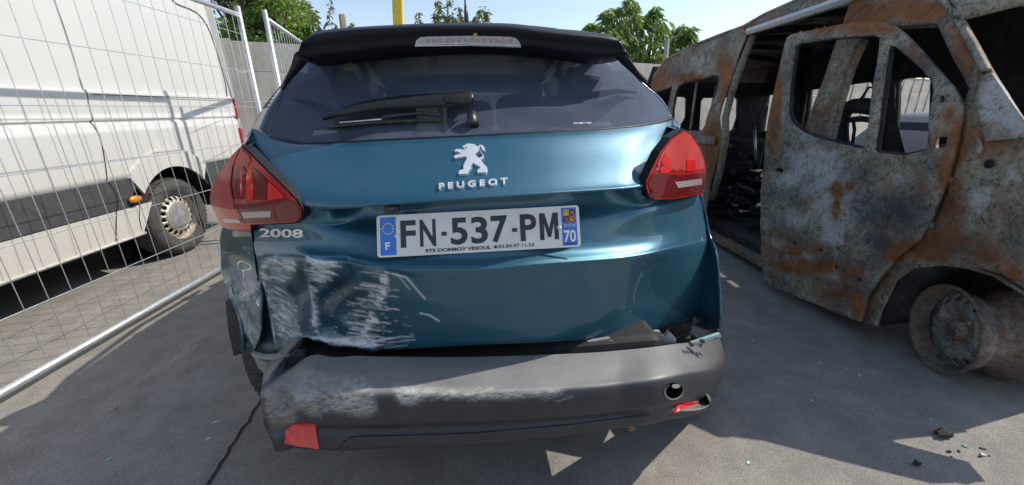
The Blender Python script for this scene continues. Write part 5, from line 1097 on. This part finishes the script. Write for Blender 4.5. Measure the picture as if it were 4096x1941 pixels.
patch('lamp_lower', [(945, 805), (1140, 790), (1190, 806), (1208, 838), (1205, 862), (1186, 880), (1075, 889), (985, 889), (960, 850)], LS, .0076, 'lamp_dark', tl, 16, smooth=True)
patch('reverse_lamp', [(978, 846), (1096, 842), (1094, 866), (990, 870)], LS, .009, 'reverse_lens', tl, 14); patch('reverse_lamp', [(906, 872), (968, 876), (978, 890), (910, 888)], LS, .009, 'reverse_lens', tl, 14)
patch('lamp_seam', [(937, 660), (930, 740), (942, 800), (985, 892), (990, 890), (948, 800), (936, 740), (942, 660)], LS, .0085, 'lamp_dark', tl, 20)
patch('lamp_lower', [(2583, 728), (2600, 695), (2700, 700), (2810, 692), (2810, 748), (2798, 772), (2684, 788), (2614, 789), (2596, 778)], RS, .0075, 'lamp_dark', tr_, 14, smooth=True)
patch('lamp_top', [(2728, 526), (2755, 543), (2790, 598), (2806, 648), (2808, 676), (2700, 684), (2612, 680), (2640, 610), (2680, 558)], RS, .0072, 'lamp_sunglow', tr_, 14, smooth=True)  # brighter red painted in for the sun glow on this lamp
for pts in ([(2636, 640), (2652, 612), (2672, 640), (2672, 690), (2630, 690)], [(2736, 640), (2770, 640), (2772, 684), (2736, 684)]): patch('lamp_claw', pts, RS, .0085, 'lamp_bright', tr_, 14, smooth=True)
patch('lamp_bar', [(2688, 720), (2797, 704), (2798, 710), (2690, 727)], RS, .0085, 'lamp_bright', tr_); patch('reverse_lamp', [(2690, 728), (2797, 714), (2796, 738), (2702, 751)], RS, .009, 'reverse_lens', tr_, 14)
# ---- number plate
pc = [ony(1507, 864, .985), ony(2313, 821, .985), ony(2323, 986, .965), ony(1511, 1031, .965)]
def ppt(u, v, h=0.):
    p = pc[0]*(1-u)*(1-v) + pc[1]*u*(1-v) + pc[2]*u*v + pc[3]*(1-u)*v; n = np.cross(pc[1]-pc[0], pc[3]-pc[0]); n /= np.linalg.norm(n); n = n if n[1] < 0 else -n; return p + n*h
def rounded(w_, h_, r, n=5):
    o = []
    for cx_, cy_, a0 in ((w_-r, r, -90), (w_-r, h_-r, 0), (r, h_-r, 90), (r, r, 180)):
        for k in range(n+1): a_ = math.radians(a0 + 90*k/n); o.append((cx_ + r*math.cos(a_), cy_ + r*math.sin(a_)))
    return o
plate = None
def pl(name, pts, h, mat, parent=None, faces=None, h0=None, label=None):
    parent = parent or plate or car
    if faces is None: V2, faces = cdt(pts)
    else: V2 = np.array(pts)
    V = [ppt(a_/520, c_/110, h) for a_, c_ in V2]; n_ = np.cross(V[faces[0][1]]-V[faces[0][0]], V[faces[0][2]]-V[faces[0][0]])
    return mesh(name, V, faces, mat, parent, smooth=False, flip=n_[1] > 0, thick=.0006 if h0 is None else h0, label=label)
plate = pl('number_plate', rounded(520, 110, 8), .003, 'plate_white', h0=.003, label='white number plate FN-537-PM with blue end bands')
pl('country_band', [(8, 5), (47, 5), (47, 105), (8, 105)], .0037, 'plate_blue'); pl('region_band', [(472, 5), (512, 5), (512, 105), (472, 105)], .0037, 'plate_blue')
def ptext(name, s, x0, y0, x1, y1, mat, h=.0040, bold=.0, par=None):
    V, F_ = textmesh(s, bold); return pl(name, [(x0 + (x1-x0)*v[0], y1 + (y0-y1)*v[1]) for v in V], h, mat, par, F_)
CH = [('F', 58, 96), ('N', 106, 146), ('5', 183, 226), ('3', 235, 278), ('7', 286, 330), ('P', 362, 405), ('M', 413, 463)]
for c_, a_, e_ in CH[:-1]: ptext('character', c_, a_, 16, e_, 87, 'plate_black', bold=.026)
pl('character', [(413 + 50*u, 87 - 71*v) for u, v in [(0, 0), (0, 1), (.28, 1), (.5, .42), (.72, 1), (1, 1), (1, 0), (.77, 0), (.77, .62), (.58, .10), (.42, .10), (.23, .62), (.23, 0)]], .004, 'plate_black')
pl('hyphen', [(160, 51), (173, 51), (173, 61), (160, 61)], .004, 'plate_black'); pl('hyphen', [(341, 51), (354, 51), (354, 61), (341, 61)], .004, 'plate_black')
ptext('dealer_line', 'ETS DORMOY VESOUL', 119, 94, 284, 103, 'plate_black', bold=.03); ptext('dealer_line', '03.84.97.11.23', 303, 93, 396, 102, 'plate_black', bold=.012)
pl('telephone_mark', [(291, 97), (293, 95), (299, 95), (301, 97), (299, 98), (300, 102), (292, 102), (293, 98)], .004, 'plate_black')
for k in range(12): a_ = math.pi*k/6; pl('star', ellipse(27.5 + 13*math.sin(a_), 35 - 14*math.cos(a_), 1.9, 1.9, 8), .0042, 'plate_yellow')
ptext('country_letter', 'F', 20, 70, 32, 90, 'screw', .0042, .03); ptext('region_number', '70', 476, 64, 508, 96, 'screw', .0042, .02); ptext('plate_code', 'TPPR10295', 476, 98, 508, 103, 'plate_black', .0042)
cx0, cy0 = 476.5, 9.
pl('crest', rounded(32, 34, 3) and [(cx0 + a_, cy0 + c_) for a_, c_ in rounded(32, 34, 3)], .0042, 'crest_red')
pl('crest_quarter', [(cx0+1, cy0+1), (cx0+15.5, cy0+1), (cx0+15.5, cy0+16.5), (cx0+1, cy0+16.5)], .0048, 'crest_gold'); pl('crest_quarter', [(cx0+16.5, cy0+1), (cx0+31, cy0+1), (cx0+31, cy0+16.5), (cx0+16.5, cy0+16.5)], .0048, 'plate_black')
pl('crest_quarter', [(cx0+1, cy0+17.5), (cx0+15.5, cy0+17.5), (cx0+15.5, cy0+33), (cx0+1, cy0+33)], .0048, 'plate_black'); pl('crest_quarter', [(cx0+17.5, cy0+18.5), (cx0+30, cy0+18.5), (cx0+30, cy0+28), (cx0+24, cy0+32), (cx0+17.5, cy0+29)], .0048, 'crest_gold')
for a_, c_ in ((20, 4), (25, 5), (22, 9), (27, 11), (5, 20), (10, 22), (6, 26), (11, 28)): pl('crest_charge', [(cx0+a_, cy0+c_), (cx0+a_+3, cy0+c_+1), (cx0+a_+2, cy0+c_+4), (cx0+a_-1, cy0+c_+3)], .0053, 'crest_gold')
for k in range(3): pl('crest_stripe', [(cx0+18+k*4, cy0+19), (cx0+20+k*4, cy0+19), (cx0+29, cy0+26-k*3.5+2), (cx0+29, cy0+28-k*3.5+2)], .0053, 'plate_black')
for k in range(2): ptext('region_line', ('REGION BOURGOGNE', 'FRANCHE-COMTE')[k], 477, 47.5+k*5, 508, 50.5+k*5, 'screw', .0042)
for x in (50, 465): mesh('screw', *lathe([(.001, .006), (.0045, .0055), (.006, .002), (.006, -.002)], ppt(x/520, .50, .003), np.array(ppt(.5, .5, 1)) - np.array(ppt(.5, .5, 0)), 14), 'screw', plate)
# ---- badges
def tpatch(name, s, box4, mat, bold=.0, h=.005):   # text laid on the tailgate inside a skewed pixel box
    V, F_ = textmesh(s, bold); (xl, yl_), (xr, yr), hgt = box4; q = [(xl + (xr-xl)*v[0] - .04*hgt*v[1]*0, yl_ + (yr-yl_)*v[0] - hgt*v[1]) for v in V]; F2 = [tuple(reversed(f)) for f in F_]
    return decal(name, q, F_, TS, h, mat, car)
tpatch('maker_lettering', 'P E U G E O T', ((1757, 764), (2030, 742), 25), 'chrome', .028, .006); 
tpatch('model_lettering', '2008', ((1045, 946), (1216, 950), 34), 'chrome', .02)
def lz(x, y): return (1780 + x/5.55, 560 + y/5.55)
lion = [(385, 175), (440, 155), (480, 130), (540, 115), (600, 128), (660, 130), (700, 170), (740, 180), (755, 290), (735, 305), (690, 310), (700, 335), (680, 345), (650, 320), (700, 400), (790, 470), (850, 560), (930, 640), (945, 700), (910, 755), (720, 760), (725, 690), (790, 665), (780, 630), (700, 590), (625, 545), (575, 620), (515, 700), (525, 790), (310, 795), (315, 720), (410, 690), (415, 600), (460, 500), (500, 430), (450, 400), (380, 415), (290, 425), (240, 440), (205, 420), (225, 375), (280, 360), (370, 345), (330, 315), (270, 290), (220, 295), (225, 260), (260, 235), (340, 238), (420, 255), (490, 275), (465, 265), (430, 235), (430, 205), (400, 195)]
lb = patch('lion_badge', [lz(*p) for p in lion], TS, .006, 'chrome', car)
tailp = [(770, 430), (830, 400), (845, 380), (800, 300), (765, 250), (745, 180), (760, 150), (800, 142), (840, 155), (870, 200), (900, 280), (860, 265), (815, 225), (810, 190), (790, 172), (770, 185), (775, 240), (815, 310), (865, 385), (855, 425), (790, 470), (760, 445)]
patch('lion_tail', [lz(*p) for p in tailp], TS, .0055, 'chrome', lb)
patch('lion_mouth', [lz(*p) for p in [(445, 205), (480, 195), (495, 210), (465, 222)]], TS, .0066, 'black', lb)
# camera pod under the lip
V, F_ = box(ony(1568, 836, .975) + (0, 0, 0), (.036, .03, .020)); cp = mesh('rear_camera', V, F_, 'black_plastic', car, bevel=.006, smooth=False); mesh('camera_lens', *lathe([(.001, .004), (.006, .003), (.007, 0)], ony(1568, 838, .958), (0, -1, -.3), 12), 'gloss_black', cp)
# ---- wiper
def gp(px, py, off): return GS.at(px, py, off)
up_ = [(1320, 512), (1345, 500), (1400, 482), (1470, 461), (1560, 443), (1660, 430), (1760, 424), (1840, 422)]; lo_ = [(1326, 524), (1360, 515), (1430, 503), (1500, 490), (1580, 482), (1680, 478), (1760, 475), (1838, 473)]
A = cr([gp(x, y, .045) for x, y in up_], 4); B = cr([gp(x, y, .038) for x, y in lo_], 4); M_ = (A+B)/2 + (0, -.012, .004); G = np.stack([A + (0, .02, 0), A, M_, B, B + (0, .02, 0)], 1)
wm = mesh('wiper_arm', G.reshape(-1, 3), gridfaces(len(G), 5), 'wiper', car)
A = cr([gp(x, y, .05) for x, y in ((1790, 436), (1842, 421), (1890, 424), (1900, 450))], 4); B = cr([gp(x, y, .045) for x, y in ((1790, 470), (1842, 474), (1880, 476), (1897, 468))], 4); M_ = (A+B)/2 + (0, -.015, .004); G = np.stack([A + (0, .03, 0), A, M_, B, B + (0, .03, 0)], 1)
mesh('wiper_cap', G.reshape(-1, 3), gridfaces(len(G), 5), 'wiper', wm)
mesh('wiper_pivot', *tube([gp(1893, 500, -.005), gp(1893, 498, .012), gp(1888, 480, .03)], [.021, .019, .010], 16), 'wiper', wm)
q = cr([gp(x, y, .012) for x, y in ((1330, 522), (1450, 508), (1600, 500), (1765, 496))], 5); bd = mesh('wiper_blade', *tube(q, [.006]*len(q), 7), 'black_plastic', car)
mesh('blade_bridge', *tube(cr([gp(x, y, .022) for x, y in ((1540, 496), (1620, 485), (1700, 480), (1768, 488))], 5), .006, 6), 'black_plastic', bd)
mesh('blade_spring', *tube([gp(1372, 510, .017), gp(1536, 497, .017)], .0028, 5), 'chrome', bd)
# etched code on the glass
V, F_ = textmesh('M1081180', 0.); decal('glass_marking', [(2295 + 70*v[0], 497 - 2*v[0] - 6*v[1]) for v in V], F_, GS, .0008, 'screw', rw_)
# ================================================================== SMALL THINGS ON THE GROUND
def lump(name, label, cat, px, py, s, mat, seed, flat=.6, group=None):
    p = onz(px, py, 0); r = np.random.default_rng(seed); bm = bmesh.new(); bmesh.ops.create_icosphere(bm, subdivisions=2, radius=1)
    V = np.array([v.co[:] for v in bm.verts]); F_ = [tuple(v.index for v in f.verts) for f in bm.faces]; bm.free()
    V *= (1 + .22*r.standard_normal((len(V), 1))); V *= np.array([s, s*.7, s*flat]); V[:, 2] -= V[:, 2].min()
    return prop(mesh(name, V + p, F_, mat, smooth=False), label, cat, group)
lump('pebble', 'small brown stone on the sunlit ground behind the bumper', 'stone', 2520, 1722, .018, 'stone', 1, .55)
lump('charred_lump', 'black charred clump on the ground beside the bare wheel rim', 'debris', 3770, 1745, .028, 'char_lump', 2, .45)
lump('charred_scrap', 'small black charred scrap near the tip of the van shadow', 'debris', 3665, 1862, .013, 'char_lump', 3, .5)
rs = np.random.default_rng(77)
for k in range(9): lump('charred_crumb', 'tiny charred crumb scattered beside the black clump', 'debris', 3780 + rs.uniform(-10, 180), 1790 + rs.uniform(0, 50), rs.uniform(.003, .008), 'char_lump', 100+k, .4, 'charred crumbs')
for k, (x, y) in enumerate(((3012, 1366), (3280, 1450), (3318, 1492), (3380, 1475), (3245, 1602), (3722, 1680), (3440, 1502), (2995, 1852), (440, 1836), (832, 1757), (862, 1690), (3860, 1785), (3935, 1820))):
    p = onz(x, y, .002); s_ = rs.uniform(.006, .013); a_ = rs.uniform(0, 6); V = np.array([(math.cos(a_+t_)*s_*k_, math.sin(a_+t_)*s_*k_, .003*(i % 2)) for i, (t_, k_) in enumerate(((0, 1.2), (1.6, .6), (3.1, 1.), (4.6, .7)))])
    prop(mesh('glass_shard', V + p, [(0, 1, 2, 3)], 'aqua_glass', smooth=False, thick=.002), 'pale green shard of broken glass lying on the asphalt', 'shard', 'broken glass shards')
p0, p1 = onz(440, 1643, .006), onz(470, 1629, .006); prop(mesh('straw', *tube([p0, (p0+p1)/2 + (0, 0, .003), p1], [.003, .003, .005], 6), 'straw'), 'short pale straw stalk lying on shaded asphalt near the fence', 'straw')
p0 = onz(735, 1480, .004); lf = np.array([(0, 0, 0), (.012, .004, .003), (.026, 0, 0), (.012, -.004, .003)]); prop(mesh('fallen_leaf', lf + p0, [(0, 1, 2, 3)], 'leaf_c', smooth=False, attrs={'tone': [1, 1, 1, 1]}), 'tiny yellow green leaf on the asphalt beside the car', 'leaf')
